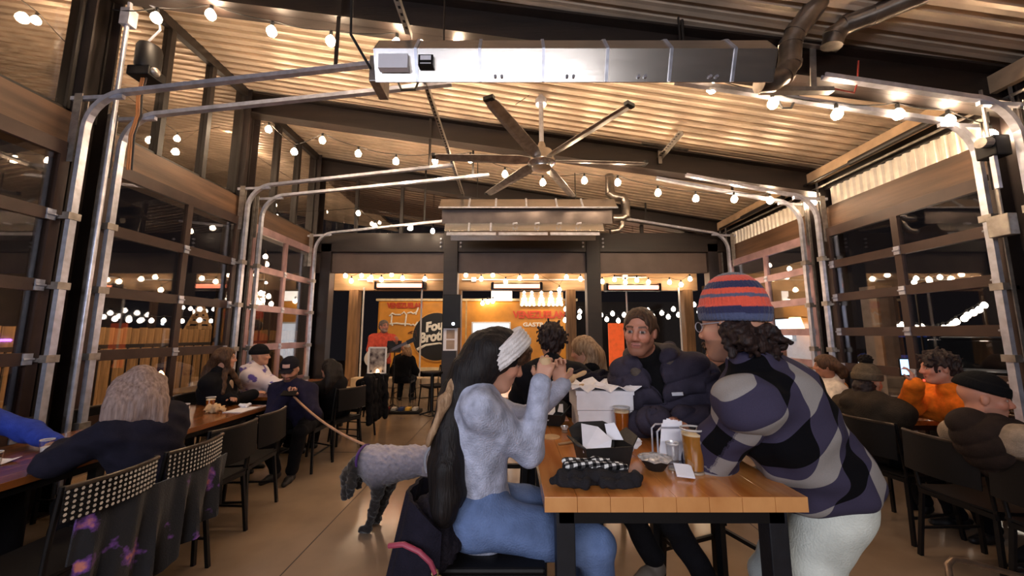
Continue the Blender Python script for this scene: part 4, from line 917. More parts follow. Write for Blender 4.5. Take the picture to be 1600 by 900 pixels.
    if hood:
        for q in (-1, 0, 1): J.cone(C7 - f * .07 + l * q * .09 + up * (.02 if q == 0 else .04), C7 - f * .03 + l * q * .1 + up * .06 + f * abs(q) * .07, .045, .04, .04, tag=2)
    ends = []; SV = [SDF(), SDF()]
    for i, (s_, q) in enumerate(((SL, 1), (SR, -1))):
        pole = elbow[i] if elbow[i] is not None else (l * q * .55 - f * .45 - z * .8); e, w = ik(s_, hands[i], .295 * S_, .255 * S_, pole)
        if elbow_z is not None:
            for t_ in range(9):
                if e[2] > elbow_z: break
                pole = np.array(pole, float) * (1, 1, .6) + np.array((0, 0, .08)); e, w = ik(s_, hands[i], .295 * S_, .255 * S_, pole)
        fd = nrm(w - e); ends.append((e, w, fd))
        B.chain([s_, e, w], [.047 * S_, .038 * S_, .026 * S_], .015)
        pm = palm[i] if palm and palm[i] is not None else (-z * .8 - l * q * .3); hd_ = fd
        if isinstance(pm, tuple) and len(pm) == 2: hd_, pm = nrm(pm[0]), pm[1]
        hand(B, w + hd_ * .012, hd_, pm, -l * q + f * .3, S_ * (.92 if female else 1.0), curl[i], max(.0085, h * .95))
        we = e + (w - e) * (sleeve if sleeve <= 1 else 1) if sleeve > .5 else s_ + (e - s_) * .8
        if sleeve > .5: (J if not plaid else SV[i]).chain([s_, e, we + fd * .012], [.047 * S_ * bw + off, .040 * S_ * bw + off, .031 * S_ * bw + off * .8], .045, tag=3 + i)
        else: J.cone(s_, we, .058 * S_ * bw + off, .052 * S_ + off, .03, tag=3 + i)
    # legs
    hips = []
    for i, q in enumerate((1, -1)):
        hj = P + l0 * q * .092 * S_ - z * .02; kn = knee[i] if knee is not None else (f0 * 1. + l0 * q * .12 + z * .15); k_, a_ = ik(hj, feet[i], .43 * S_, .42 * S_, kn); hips.append((hj, k_, a_))
        if lower: B.chain([hj, k_, a_], [.074 * S_, .05 * S_, .036 * S_], .02)
        T.chain([hj, hj + (k_ - hj) * .5, k_, k_ + (a_ - k_) * .35, a_ + (k_ - a_) * .04], [.093 * S_ * bw, .083 * S_, .066 * S_, .062 * S_, .056 * S_], .025, tag=5 + i)
    T.ell(P, np.array((.155, .115, .115)) * S_, Rt, .05); T.ell(P + up * .07, np.array((.138, .1, .07)) * S_, Rt, .04)
    for q in (-1, 1) if seat else (): T.ball(P - f0 * .05 + l0 * q * .08 * S_ - z * .025, .098 * S_ * bw, .04)
    if lower is False: B.p = [q for q in B.p]
    g.B, g.J, g.T = B, J, T; g.hc, g.Rh, g.hs, g.up, g.f, g.l, g.P, g.C7, g.nk, g.ends, g.f0, g.l0, g.Rt, g.ch = hc, Rh, hs, up, f, l, P, C7, nk, ends, f0, l0, Rt, ch
    Vv, F = B.mesh(h); Vv = smooth_v(Vv, F, 1, .3)
    np_obj('body', Vv, F, skin_mat(), rt, head_color(Vv, hc, Rh, hs, SK[skin], beard, brow))
    jh = top_h or h * 1.15; Vv, F = J.mesh(jh, waves(int(abs(P[0]) * 1000) % 997, 26, fold, 7) if fold else None)
    uv = np.stack([(Vv - P) @ l, (Vv - P) @ up, (Vv - P) @ f], 1)
    if puff:
        au = J.nearest(Vv)[:, 0]; arm = np.zeros(len(Vv), bool)
        for (e, w, fd), s_ in zip(ends, (SL, SR)):
            for a, b in ((s_, e), (e, w)): d = SDF.dist(('c', V3(a), V3(b), .085 * S_, .07 * S_), Vv); arm |= d < .012
        t_ = np.where(arm & (np.abs(uv[:, 0]) > .12), au, uv[:, 1]); N_ = vert_normals(Vv, F); Vv = Vv + N_ * (puff[0] * (np.sqrt(np.abs(np.sin(PI * t_ / puff[1]))) - .6))[:, None]
    cuv = uv.copy()
    if plaid:
        for i_, ((e, w, fd), s_) in enumerate(zip(ends, (SL, SR))):
            V2, F2 = SV[i_].mesh(jh, waves(41 + i_, 24, fold, 7)); c2 = np.zeros((len(V2), 2)); best = np.full(len(V2), 9.)
            T0 = nrm(e - s_); X_ = nrm(np.cross(T0, f))
            for a, b, o_ in ((s_, e, 0.), (e, w, .295 * S_)):
                d = SDF.dist(('c', V3(a), V3(b), .07, .06), V2); T_ = nrm(b - a); X2 = nrm(X_ - T_ * (X_ @ T_)); Y2 = np.cross(T_, X2); ww = V2 - a; m = d < best; best = np.where(m, d, best)
                c2[m, 1] = np.clip((ww @ T_)[m], -.2, .31) + o_; c2[m, 0] = (np.arctan2(ww @ Y2, ww @ X2) * .085)[m]
            np_obj('sleeve', V2, F2, top[1], rt, cuv=c2 + .04)
    g.top = np_obj(top[0], Vv, F, top[1] if not isinstance(top[1], str) else MATS[top[1]], rt, cuv=cuv)
    if lower:
        Vv, F = T.mesh(h * 1.25, waves(5, 24, .005, 6)); np_obj('trousers', Vv, F, MATS[bottom], rt)
    for i, (hj, k_, a_) in enumerate(hips):
        if not lower: break
        sd = nrm(f0 + l0 * (1 - 2 * i) * .2); Q = SDF(); b0 = a_.copy(); b0[2] -= .015
        Q.cone(b0 - sd * .03 - z * .035, b0 + sd * .07 - z * .04, .034, .036, .02); Q.cone(b0 + sd * .07 - z * .04, b0 + sd * .16 - z * .048, .038, .026, .02); Q.cone(b0, b0 - z * .03, .042, .04, .02)
        zmin = b0[2] - .072; Vv, F = Q.mesh(max(.008, h), clip=lambda PP: zmin - PP[..., 2]); np_obj('shoe', Vv, F, MATS[shoes], rt)
    return g
def vert_normals(Vv, F):
    n = np.cross(Vv[F[:, 2]] - Vv[F[:, 0]], Vv[F[:, 3]] - Vv[F[:, 1]]); N_ = np.zeros_like(Vv)
    for i in range(4): np.add.at(N_, F[:, i], n)
    return N_ / (np.linalg.norm(N_, axis=1)[:, None] + 1e-9)
def L2W(g, p): return g.hc + g.Rh @ (np.array(p, float) * g.hs)
def hair_short(g, m, h=.006, grow=.012, noise=.006, fringe=.05, back=-.06, name='hair', tuft=0.):
    Q = SDF(); s = g.hs; Q.ell(L2W(g, (0, -.014, .032)), np.array((.077 + grow, .098 + grow, .089 + grow)) * s, g.Rh, .02)
    for q in (-1, 1): Q.cone(L2W(g, (q * .068, -.03, .0)), L2W(g, (q * .06, -.06, -.03)), .022 * s, .02 * s, .03)
    Q.cone(L2W(g, (0, -.085, .0)), L2W(g, (0, -.075, back)), .035 * s, .03 * s, .04)
    if tuft:
        gg = np.random.RandomState(3)
        for i in range(46):
            d = nrm(gg.normal(size=3) + np.array((0, -.25, .45))); a = np.array((0, -.014, .04)) + d * np.array((.08, .1, .09)); b = a + d * tuft * gg.uniform(.5, 1.1) + gg.normal(size=3) * .01; Q.cone(L2W(g, a), L2W(g, b), .016 * s, .006 * s, .012)
    Q.ell(L2W(g, (0, .085, -.035)), np.array((.066, .075, .085)) * s, g.Rh, .012, True); Q.ell(L2W(g, (0, .10, .01)), np.array((.058, .06, fringe)) * s, g.Rh, .012, True)
    for q in (-1, 1): Q.ell(L2W(g, (q * .08, .005, -.03)), np.array((.03, .045, .045)) * s, g.Rh, .01, True)
    Vv, F = Q.mesh(h, waves(11, 120, noise, 7, (1, 1, .6))); return np_obj(name, Vv, F, m, g.root)
def hair_long(g, m, tips, h=.008, grow=.016, rad=.03, name='hair', fringe=.05, wave=.012, noise=.006, bulge=.05, seed=1):
    """scalp cap plus locks that fall over the listed world end points"""
    Q = SDF(); s = g.hs; gg = np.random.RandomState(seed); Q.ell(L2W(g, (0, -.014, .032)), np.array((.077 + grow, .098 + grow, .089 + grow)) * s, g.Rh, .03)
    for (a, b, r0, r1) in tips:
        p0 = L2W(g, a); p1 = np.array(b, float); pts = []; n = 6; side = nrm(np.cross(p1 - p0, g.Rh[:, 1]))
        for i in range(n):
            t = i / (n - 1); p = p0 * (1 - t) + p1 * t + g.Rh[:, 1] * (-bulge * math.sin(PI * t) * (1 if a[1] < .02 else .2)) + side * wave * math.sin(6 * t + gg.uniform(0, 6)); pts.append(p)
        Q.chain(pts, [r0 + (r1 - r0) * i / (n - 1) for i in range(n)], .034)
    Q.ell(L2W(g, (0, .09, -.035)), np.array((.058, .072, .085)) * s, g.Rh, .012, True); Q.ell(L2W(g, (0, .105, .012)), np.array((.056, .06, fringe)) * s, g.Rh, .012, True)
    Vv, F = Q.mesh(h, waves(17, 130, noise * .6, 8, (1, 1, .12))); return np_obj(name, Vv, F, m, g.root)
def beanie(g, m, h=.006, drop=.0, top=.02, pom=None, band=True, tilt=0., name='beanie', low=-.0, colf=None):
    Q = SDF(); s = g.hs; Q.ell(L2W(g, (0, -.014, .036 + top * .4)), np.array((.09, .112, .096 + top * .6)) * s, g.Rh, .02)
    nrm_ = g.Rh @ nrm((0, math.sin(R(tilt)), -math.cos(R(tilt)))); p0 = L2W(g, (0, 0, .015 + low))
    if band: pass
    Vv, F = Q.mesh(h, None, clip=lambda P: (P - p0) @ nrm_)
    lz = (Vv - p0) @ (-nrm_)
    N_ = vert_normals(Vv, F)
    if band: Vv = Vv + N_ * (.006 * np.clip((.055 - lz) / .008, 0, 1))[:, None]
    rib = np.sin(np.arctan2((Vv - g.hc) @ g.Rh[:, 0], (Vv - g.hc) @ g.Rh[:, 1]) * 44) * .0011; Vv = Vv + N_ * rib[:, None]
    col = colf(lz) if colf else None
    o = np_obj(name, Vv, F, m, g.root, col=col)
    if pom:
        W = SDF(); W.ball(L2W(g, (0, -.02, .15 + top)), pom[0], .01); Vv, F = W.mesh(.007, waves(3, 160, .012, 7)); np_obj('pompom', Vv, F, pom[1], g.root)
    return o
def eyes(g):
    for q in (-1, 1):
        c = L2W(g, (q * .031, .0735, .0045)); b = MB(); b.ball((0, 0, 0), .0118 * g.hs, 14); 
# ================================================================ furniture
def chair_proto(kind, label):
    """black steel chair: seat pan, four square legs, two uprights and a bowed back (pierced with holes or plain)"""
    r = empty('dining_chair', (0, 0, 0), label, 'chair', None, 0, True); q = MB()
    g_ = [[(x, -.21 + .43 * j / 6, .455 - .012 * math.sin(PI * j / 6) - .01 * math.cos(x * 7)) for j in range(7)] for x in (-.21, -.1, 0, .1, .21)]
    q.sheet(g_, thick=.014); q.build('seat', M['black_seat'], r, True)
    for sx in (-1, 1):
        q = MB(); q.beam((sx * .19, .19, .44), (sx * .215, .225, 0), .022, .022); q.build('leg', M['black'], r)
        q = MB(); q.beam((sx * .19, -.19, .44), (sx * .215, -.235, 0), .022, .022); q.build('leg', M['black'], r)
        q = MB(); q.tube([(sx * .195, -.195, .42), (sx * .2, -.215, .6), (sx * .205, -.25, .84)], .011, 8); q.build('upright', M['black'], r, True)
    q = MB(); q.beam((-.2, .2, .43), (.2, .2, .43), .018, .03); q.beam((-.2, -.2, .43), (.2, -.2, .43), .018, .03)
    for sx in (-1, 1): q.beam((sx * .195, .2, .43), (sx * .195, -.2, .43), .018, .03)
    q.build('seat_frame', M['black'], r)
    for sx in (-1, 1): q = MB(); q.beam((sx * .207, .21, .18), (sx * .207, -.22, .18), .014, .014); q.build('rung', M['black'], r)
    bow = lambda x: -.255 - .04 * math.cos(x / .21 * PI / 2) if kind else 0
    if kind == 'holes':
        q = MB(); nx, nz = 18, 6; X = lambda i: -.205 + .41 * i / nx; Z = lambda k: .685 + .14 * k / nz
        for i in range(nx):
            for k in range(nz):
                x0, x1, z0, z1 = X(i), X(i + 1), Z(k), Z(k + 1); cx_, cz_ = (x0 + x1) / 2, (z0 + z1) / 2; rr = .0078; o_ = []; n_ = []
                for (ox, oz) in ((x0, z0), (cx_, z0), (x1, z0), (x1, cz_), (x1, z1), (cx_, z1), (x0, z1), (x0, cz_)):
                    a = math.atan2(oz - cz_, ox - cx_); o_.append((ox, bow(ox), oz)); n_.append((cx_ + rr * math.cos(a), bow(cx_), cz_ + rr * math.sin(a)))
                q.add(o_ + n_ + [(p[0], p[1] - .004, p[2]) for p in n_], [(j_, (j_ + 1) % 8, 8 + (j_ + 1) % 8, 8 + j_) for j_ in range(8)] + [(8 + j_, 8 + (j_ + 1) % 8, 16 + (j_ + 1) % 8, 16 + j_) for j_ in range(8)])
        q.build('backrest', M['black'], r)
        q = MB()
        for i in range(nx):
            for k in range(nz):
                cx_, cz_ = (X(i) + X(i + 1)) / 2, (Z(k) + Z(k + 1)) / 2; q.add([(cx_ + .0079 * math.cos(a * PI / 3), bow(cx_) - .0035, cz_ + .0079 * math.sin(a * PI / 3)) for a in range(6)], [(0, 1, 2, 3, 4, 5)])
        tag(q.build('hole_discs', mat('hole_light', 'c9c2ba', .6), r), kind='stuff')  # pale discs plug the holes, standing in for light seen through them
    else:
        q = MB(); g_ = [[(-.205 + .41 * i / 12, bow(-.205 + .41 * i / 12) - .012 * (1 - k / 3), .58 + .25 * k / 3) for k in range(4)] for i in range(13)]; q.sheet(g_, thick=.008); q.build('backrest', M['black_seat'], r, True)
    q = MB(); q.tube([(-.205 + .41 * i / 12, bow(-.205 + .41 * i / 12) - .002, .832) for i in range(13)], .011, 8); q.build('top_rail', mat('rail_bright', '4a4038', .28, .5, .2, 9), r, True)  # top rail paler and glossier than the black frame
    return r
def stool_proto(label):
    r = empty('bar_stool', (0, 0, 0), label, 'stool', None, 0, True); h = .70; q = MB(); q.box((-.2, -.2, h - .02), (.2, .2, h)); q.build('seat', M['black_seat'], r, bevel=.012)
    q = MB()
    for s_ in (-1, 1): q.box((-.2, s_ * .19 - .008, h - .075), (.2, s_ * .19 + .008, h - .02)); q.box((s_ * .19 - .008, -.19, h - .075), (s_ * .19 + .008, .19, h - .02))
    q.build('apron', M['black'], r, bevel=.004)
    for sx in (-1, 1):
        for sy in (-1, 1): q = MB(); q.beam((sx * .18, sy * .18, h - .03), (sx * .215, sy * .215, 0), .032, .032); q.build('leg', M['black'], r)
    for z, w in ((.26, .203),):
        for s_ in (-1, 1):
            q = MB(); q.beam((-w, s_ * w, z), (w, s_ * w, z), .02, .02); q.build('rung', M['black'], r); q = MB(); q.beam((s_ * w, -w, z + .06), (s_ * w, w, z + .06), .02, .02); q.build('rung', M['black'], r)
    return r
def table(name, label, x0, x1, y0, y1, zt, th, top, edge, planks, along='y', legs=None, leg=.055):
    r = empty(name, ((x0 + x1) / 2, (y0 + y1) / 2, 0), label, 'table')
    for i in range(planks):
        q = MB()
        a = x0 + (x1 - x0) * i / planks; b = x0 + (x1 - x0) * (i + 1) / planks
        q.box((a + .0004, y0, zt - th), (b - .0004, y1, zt)); q.m[2] = q.m[4] = 1; o = q.build('plank', [top, edge], r, bevel=.0012)
    q = MB(); q.box((x0 + .05, y0 + .04, zt - th - .05), (x1 - .05, y1 - .04, zt - th)); q.build('apron', M['black'], r)
    for x, y in legs or [(x0 + .07, y0 + .07), (x1 - .07, y0 + .07), (x0 + .07, y1 - .07), (x1 - .07, y1 - .07)]:
        q = MB(); q.box((x - leg / 2, y - leg / 2, 0), (x + leg / 2, y + leg / 2, zt - th)); q.build('leg', mat('table_leg', '1a1b20', .5, .2, .15, 20, .1, 120), r, bevel=.003)
    q = MB(); q.box((x0 + .1, (y0 + y1) / 2 - .02, .14), (x1 - .1, (y0 + y1) / 2 + .02, .18)); q.build('stretcher', M['black'], r)
    return r
table('bar_table', 'tall maple-topped bar table in the middle, nearest to the camera', .10, .915, 1.20, 2.36, 1.0, .045, M['table_wood'], M['table_edge'], 8, leg=.06)
table('bar_table', 'second tall bar table behind the first, set with food', -.15, .75, 2.98, 4.9, 1.0, .045, M['table_wood'], M['table_edge'], 8)
table('dining_table', 'long brown communal table along the left glass doors', -3.42, -2.58, .9, 4.02, .75, .04, M['dark_table'], M['dark_table'], 7, legs=[(-3.3, 1.1), (-2.7, 1.1), (-3.3, 2.5), (-2.7, 2.5), (-3.3, 3.9), (-2.7, 3.9)])
table('dining_table', 'far dining table on the left beyond the man in the cap', -3.42, -2.75, 4.5, 6.3, .75, .04, M['dark_table'], M['dark_table'], 6)
table('dining_table', 'brown table on the right under the pitcher of beer', 3.40, 4.05, 3.30, 4.6, .75, .04, M['dark_table'], M['dark_table'], 6)
table('dining_table', 'brown table at the right edge of the hall', 3.40, 4.05, 1.2, 2.62, .75, .04, M['dark_table'], M['dark_table'], 6)
CH = chair_proto('holes', 'black chair with a pierced back nearest to the camera on the left'); CH.location = (-2.20, 1.90, 0); CH.rotation_euler = (0, 0, R(88))
dup(CH, (-2.2, 2.35, 0), R(92), 'black chair with a pierced back under the woman with long blond hair')
CS = chair_proto('plain', 'black chair at the long left table, third from the camera on the aisle side'); CS.location = (-2.3, 2.82, 0); CS.rotation_euler = (0, 0, R(86))
for x, y, rz, lb in ((-2.34, 3.27, 94, 'black chair at the long left table, next to the seated man in the cap'), (-2.38, 4.38, 180, 'black chair under the man in the cap'), (-2.24, 4.82, 65, 'black chair under the woman with long straight black hair'), (-2.32, 5.52, 80, 'black chair with a dark coat hung over it by the left far table'),
                     (-3.6, 2.25, -90, 'black chair by the left doors under the person in the blue top'), (-3.58, 2.9, -90, 'empty black chair by the second left door, nearest of two'), (-3.58, 3.5, -90, 'empty black chair by the second left door, farther of two'), (-3.4, 4.25, -80, 'black chair under the woman in the black jacket'), (-3.5, 4.9, -75, 'black chair under the person in the printed hoodie'),
                     (3.04, 2.04, -86, 'black chair under the man in the black knit cap'), (3.04, 2.50, -88, 'empty black chair between the two knit caps on the right'), (3.06, 3.06, -80, 'black chair under the person in the bobble hat'), (3.2, 4.1, 90, 'black chair under the girl in the white top'), (3.86, 3.0, 95, 'black chair under the man in the orange jacket'), (-2.45, 8.5, 0, 'black chair under the woman in the white cap near the stage'), (-1.62, 7.75, 130, 'empty black chair beside the small stage table')):
    c = dup(CS, (x, y, 0), R(rz), lb)
ST = stool_proto('black square steel stool under the woman with the white headband'); ST.location = (-.09, 1.48, 0); ST.scale = (1, 1, 1.07)
for x, y, rz, lb in ((1.12, 2.14, 20, 'black square stool under the man in the navy puffer jacket'), (.27, 2.72, 0, 'black square stool under the person with the dark bun'), (.66, 3.35, 10, 'black square stool under the woman with blond hair at the second table'), (1.85, 3.35, 10, 'black square stool under the brown-haired person behind the puffer jacket')): dup(ST, (x, y, 0), R(rz), lb)
# bent tube frame on the floor at the lower right
rt = empty('floor_rack', (2.35, 1.95, 0), 'bent brown metal tube frame standing on the floor at the lower right', 'rack')
BT = mat('worn_tube', '7a6452', .35, .6, .25, 12)
q = MB(); pts = [fl_ for fl_ in ((1.92, 1.72, 0), (1.98, 1.78, .12), (2.09, 1.9, .34), (2.12, 1.93, .385), (2.17, 1.95, .40), (2.24, 1.95, .39), (2.66, 2.06, .25), (2.70, 2.06, .2), (2.66, 2.0, .0))]; q.tube(pts, .013, 10); q.build('bent_tube', BT, rt, True)
q = MB(); q.tube([(2.66, 2.0, .012), (1.92, 1.72, .012)], .010, 8); q.build('foot_bar', BT, rt, True)
# small stage table, easel and music stand
rt = empty('side_table', (-1.52, 7.12, 0), 'small dark side table by the left post near the stage', 'table')
q = MB(); q.lathe([(0, .76), (.2, .76), (.2, .79), (0, .79)], (-1.52, 7.12, 0), 20, cap0=False, cap1=False); q.build('table_top', M['black_seat'], rt)
q = MB(); q.tube([(-1.52, 7.12, .05), (-1.52, 7.12, .76)], .035, 10); q.build('column', M['black'], rt)
for a in range(4): q = MB(); q.beam((-1.52, 7.12, .06), (-1.52 + .22 * math.cos(a * PI / 2 + .4), 7.12 + .22 * math.sin(a * PI / 2 + .4), .012), .03, .025); q.build('foot', M['black'], rt)
# ================================================================ things on the tables
TB = 1.0
def tumbler(name, label, x, y, z, r=.042, h=.15, fill=None, fm=None, group=None, foam=True, cat='glass'):
    rt = empty(name, (x, y, z), label, cat, group); q = MB(); t = .0025
    q.lathe([(0, .0), (r * .74, .0), (r * .76, .004), (r, h), (r - t, h), (r * .76 - t, .012), (0, .012)], (x, y, z), 24, cap0=False, cap1=False); q.build('tumbler', M['clear'], rt, True)
    q = MB(); q.lathe([(r * .96, h - .004), (r * 1.015, h), (r * .97, h + .003), (r * .93, h)], (x, y, z), 24, cap0=False, cap1=False); q.build('rim', mat('glass_rim', 'cfcac6', .12, .2, .02), rt, True)
    q = MB(); q.lathe([(0, .001), (r * .73, .001), (r * .74, .009), (0, .009)], (x, y, z), 20, cap0=False, cap1=False); q.build('base', mat('glass_base', 'b8a894', .1, .1, .05), rt, True)
    if fill:
        r0 = r * .755 - t; hf = h * fill; rl = r0 + (r - t - r0) * fill - .0006
        q = MB(); q.lathe([(0, .013), (r0, .013), (rl, hf), (0, hf)], (x, y, z), 24, cap0=False, cap1=False); b = q.build('beer', fm, rt, True)
        if foam: q = MB(); q.lathe([(0, hf), (rl, hf), (rl, hf + .007), (0, hf + .008)], (x, y, z), 24, cap0=False, cap1=False); q.build('foam', mat('beer_foam', 'e8d2ac', .8, 0, .05, 40), b, True)
    return rt
AMB = mat('beer_amber', 'c4681a', .12, 0, .08, 3, emit='c4681a', estr=.0, spec=.6, trans=.35); PALE = mat('beer_pale', 'd08a35', .12, 0, .08, 3, spec=.6, trans=.35); DARK = mat('beer_dark', '4a2010', .12, 0, .08, 3, spec=.6)
tumbler('pint_glass', 'full pint of pale beer at the front right of the near table', .665, 1.40, TB, .044, .155, .86, PALE)
tumbler('pint_glass', 'amber beer in a pint glass before the white paper boxes', .55, 1.90, TB, .043, .135, .82, AMB)
tumbler('pint_glass', 'dark brown beer behind the amber one by the puffer jacket', .69, 2.14, TB, .043, .12, .9, DARK)
# takeaway box: folded black card with a raised open flap and a white paper liner
def poly(v, f, th, name, m, parent, sm=False):
    q = MB(); q.add(v, f); o = q.build(name, m, parent, sm); md = o.modifiers.new('thickness', 'SOLIDIFY'); md.thickness = th; md.offset = 0; return o
BC = mat('black_card', '15110f', .6, 0, .2, 30, .1, 80)
def clam(label, cx, cy, z, a, sx, sy, hh, flap):
    rt = empty('takeaway_box', (cx, cy, z), label, 'food box', None); Rz = Matrix.Rotation(R(a), 4, 'Z'); T = lambda x, y, zz: tuple(Rz @ Vector((x * sx, y * sy, zz)) + Vector((cx, cy, z + .003)))
    b = .82; v = [T(-b, -b, 0), T(b, -b, 0), T(b, b, 0), T(-b, b, 0), T(-1, -1, hh), T(1, -1, hh), T(1, 1, hh), T(-1, 1, hh)]
    poly(v, [(0, 1, 2, 3), (0, 1, 5, 4), (1, 2, 6, 5), (2, 3, 7, 6), (3, 0, 4, 7)], .004, 'tray', BC, rt)
    poly([T(-1, 1, hh), T(1, 1, hh), T(1.06, 1.35, hh + flap * .6), T(.6, 1.5, hh + flap), T(-.6, 1.5, hh + flap), T(-1.06, 1.35, hh + flap * .6)], [(0, 1, 2, 3, 4, 5)], .004, 'lid_flap', BC, rt)
    poly([T(1, -1, hh), T(1.35, -.7, hh + flap * .55), T(1.4, .6, hh + flap * .75), T(1, 1, hh)], [(0, 1, 2, 3)], .004, 'side_flap', BC, rt)
    poly([T(-1, -1, hh), T(-1.3, -.6, hh + flap * .15), T(-1.35, .6, hh + flap * .35), T(-1, 1, hh)], [(0, 1, 2, 3)], .004, 'side_flap', BC, rt)
    poly([T(-1.0, -.6, hh * .75), T(-.05, -1.02, hh * .45), T(.35, -.3, hh * 1.15), T(.1, .7, hh * 1.5), T(-.75, .4, hh * 1.75)], [(0, 1, 2), (0, 2, 3), (0, 3, 4)], .002, 'paper_liner', M['paper'], rt)
    poly([T(.4, .3, hh), T(.95, -.1, hh * 1.05), T(.8, .5, hh * 1.7), T(.45, .8, hh * 1.6)], [(0, 1, 2, 3)], .002, 'paper_liner', M['paper'], rt)
    return rt
clam('open black takeaway box with a white liner at the front of the near table', .345, 1.47, TB, 10, .092, .075, .085, .05)
clam('small black takeaway box farther left on the near table', .225, 2.13, TB, -20, .07, .07, .06, .05)
# white paper boxes
def carton(label, lo, hi, open_=True):
    rt = empty('paper_box', ((lo[0] + hi[0]) / 2, (lo[1] + hi[1]) / 2, lo[2]), label, 'box'); q = MB(); q.box(lo, hi); q.build('body', M['paper'], rt, bevel=.003)
    q = MB(); q.box((lo[0] - .004, lo[1] - .004, hi[2] - .02), (hi[0] + .004, lo[1] - .001, hi[2] + .001)); q.build('tuck_flap', M['paper'], rt)
    return rt
carton('lower white paper box on the near table', (.345, 1.96, TB), (.62, 2.18, TB + .105))
carton('upper white paper box stacked on another', (.335, 1.95, TB + .108), (.63, 2.2, TB + .205))
q = MB(); g_ = [[(.31 + .36 * i / 9, 1.93 + .3 * j / 6, TB + .215 + .018 * math.sin(i * 2.3 + j * 1.1) + .02 * (j % 2) * (i % 3 == 1)) for j in range(7)] for i in range(10)]; q.sheet(g_, thick=.003); tag(q.build('paper_sheet', M['paper']), 'crumpled white paper sheet on top of the paper boxes', 'paper')
def crumple(label, c, r, m, seed, sc=(1, 1, .6), name='napkin', cat='napkin'):
    Q = SDF(); g_ = np.random.RandomState(seed)
    for i in range(9): d = g_.normal(size=3) * np.array(sc); d = d / np.linalg.norm(d); Q.cone(np.array(c) + np.array((0, 0, r * sc[2])) , np.array(c) + np.array((0, 0, r * sc[2])) + d * r * np.array(sc), r * .35, r * .12, .01)
    zc = c[2] + .002; Vv, F = Q.mesh(r / 9, waves(seed, 70, r * .25), clip=lambda P: zc - P[..., 2]); o = np_obj(name, Vv, F, m, None, smooth=False); return tag(o, label, cat)
crumple('torn brown paper wrapper left of the stacked boxes', (.30, 2.02, TB + .205), .07, M['card'], 4, (1.3, .8, .8), 'paper_wrapper', 'wrapper')
crumple('crumpled white napkin beside the open black takeaway box', (.50, 1.62, TB), .055, M['paper'], 8, (1.2, 1, .7))
# napkin dispenser
rt = empty('napkin_holder', (.62, 1.52, TB), 'steel napkin holder with white napkins beside the pint of pale beer', 'napkin holder')
q = MB()
for d in (-.028, .028): q.tube([(.57, 1.52 + d, TB + .004), (.57, 1.52 + d, TB + .12), (.585, 1.52 + d, TB + .135), (.665, 1.52 + d, TB + .135), (.68, 1.52 + d, TB + .12), (.68, 1.52 + d, TB + .004)], .004, 8)
q.box((.56, 1.48, TB), (.69, 1.56, TB + .006)); q.build('wire_frame', M['galv'], rt, True)
for i in range(5): poly([(.575, 1.50 + i * .008, TB + .01), (.675, 1.50 + i * .008, TB + .01), (.67 - .01 * i, 1.495 + i * .012, TB + .16), (.59 + .012 * i, 1.495 + i * .012, TB + .15 + .012 * (i % 2))], [(0, 1, 2, 3)], .0015, 'napkin_sheet', M['paper'], rt)
tumbler('salt_shaker', 'slim empty glass beside the napkin holder', .60, 1.43, TB, .024, .095, cat='glass')
# small clear-lidded bowl and folded napkin
rt = empty('salad_bowl', (.535, 1.435, TB), 'small black bowl with a rumpled clear lid by the pale beer', 'bowl')
q = MB(); q.lathe([(.03, 0), (.05, .03), (.055, .04), (.05, .04), (.028, .006)], (.535, 1.435, TB), 22); q.build('bowl', BC, rt, True)
q = MB(); g_ = [[(.535 + (.062 * k / 4) * math.cos(a * PI / 8), 1.435 + (.062 * k / 4) * math.sin(a * PI / 8), TB + .052 - .003 * k + .004 * math.sin(a * 3 + k)) for a in range(17)] for k in range(5)]; q.sheet(g_, thick=.002); q.build('lid', mat('clear_lid', 'c9c3bf', .15, .1, .3, 40, trans=.3), rt)
q = MB(); g_ = [[(.575 + .055 * i / 3 + .015 * j / 3, 1.345 + .06 * j / 3 - .02 * i / 3, TB + .006 + .022 * j / 3) for j in range(4)] for i in range(4)]; q.sheet(g_, thick=.006); tag(q.build('napkin', M['paper'], bevel=.001), 'small folded napkin leaning on the black bowl', 'napkin')
q = MB(); q.lathe([(0, 0), (.045, 0), (.045, .004), (0, .004)], (.19, 1.86, TB), 24, cap0=False, cap1=False); tag(q.build('coaster', M['card']), 'round pale coaster left on the near table', 'coaster')
q = MB(); q.box((.15, 2.2, TB), (.33, 2.33, TB + .004)); tag(q.build('paper_menu', mat('pink_paper', 'e0a58c', .8, 0, .05)), 'pinkish paper sheet at the far left of the near table', 'paper')
q = MB(); q.tube([(.21, 1.73, TB + .005), (.30, 1.77, TB + .005)], .005, 8); tag(q.build('wooden_stick', M['card']), 'wooden stick lying left of the open takeaway box', 'stick')
tumbler('sauce_cup', 'little white sauce cup behind the open takeaway box', .27, 1.95, TB, .02, .028, .8, M['paper'], foam=False, cat='cup')
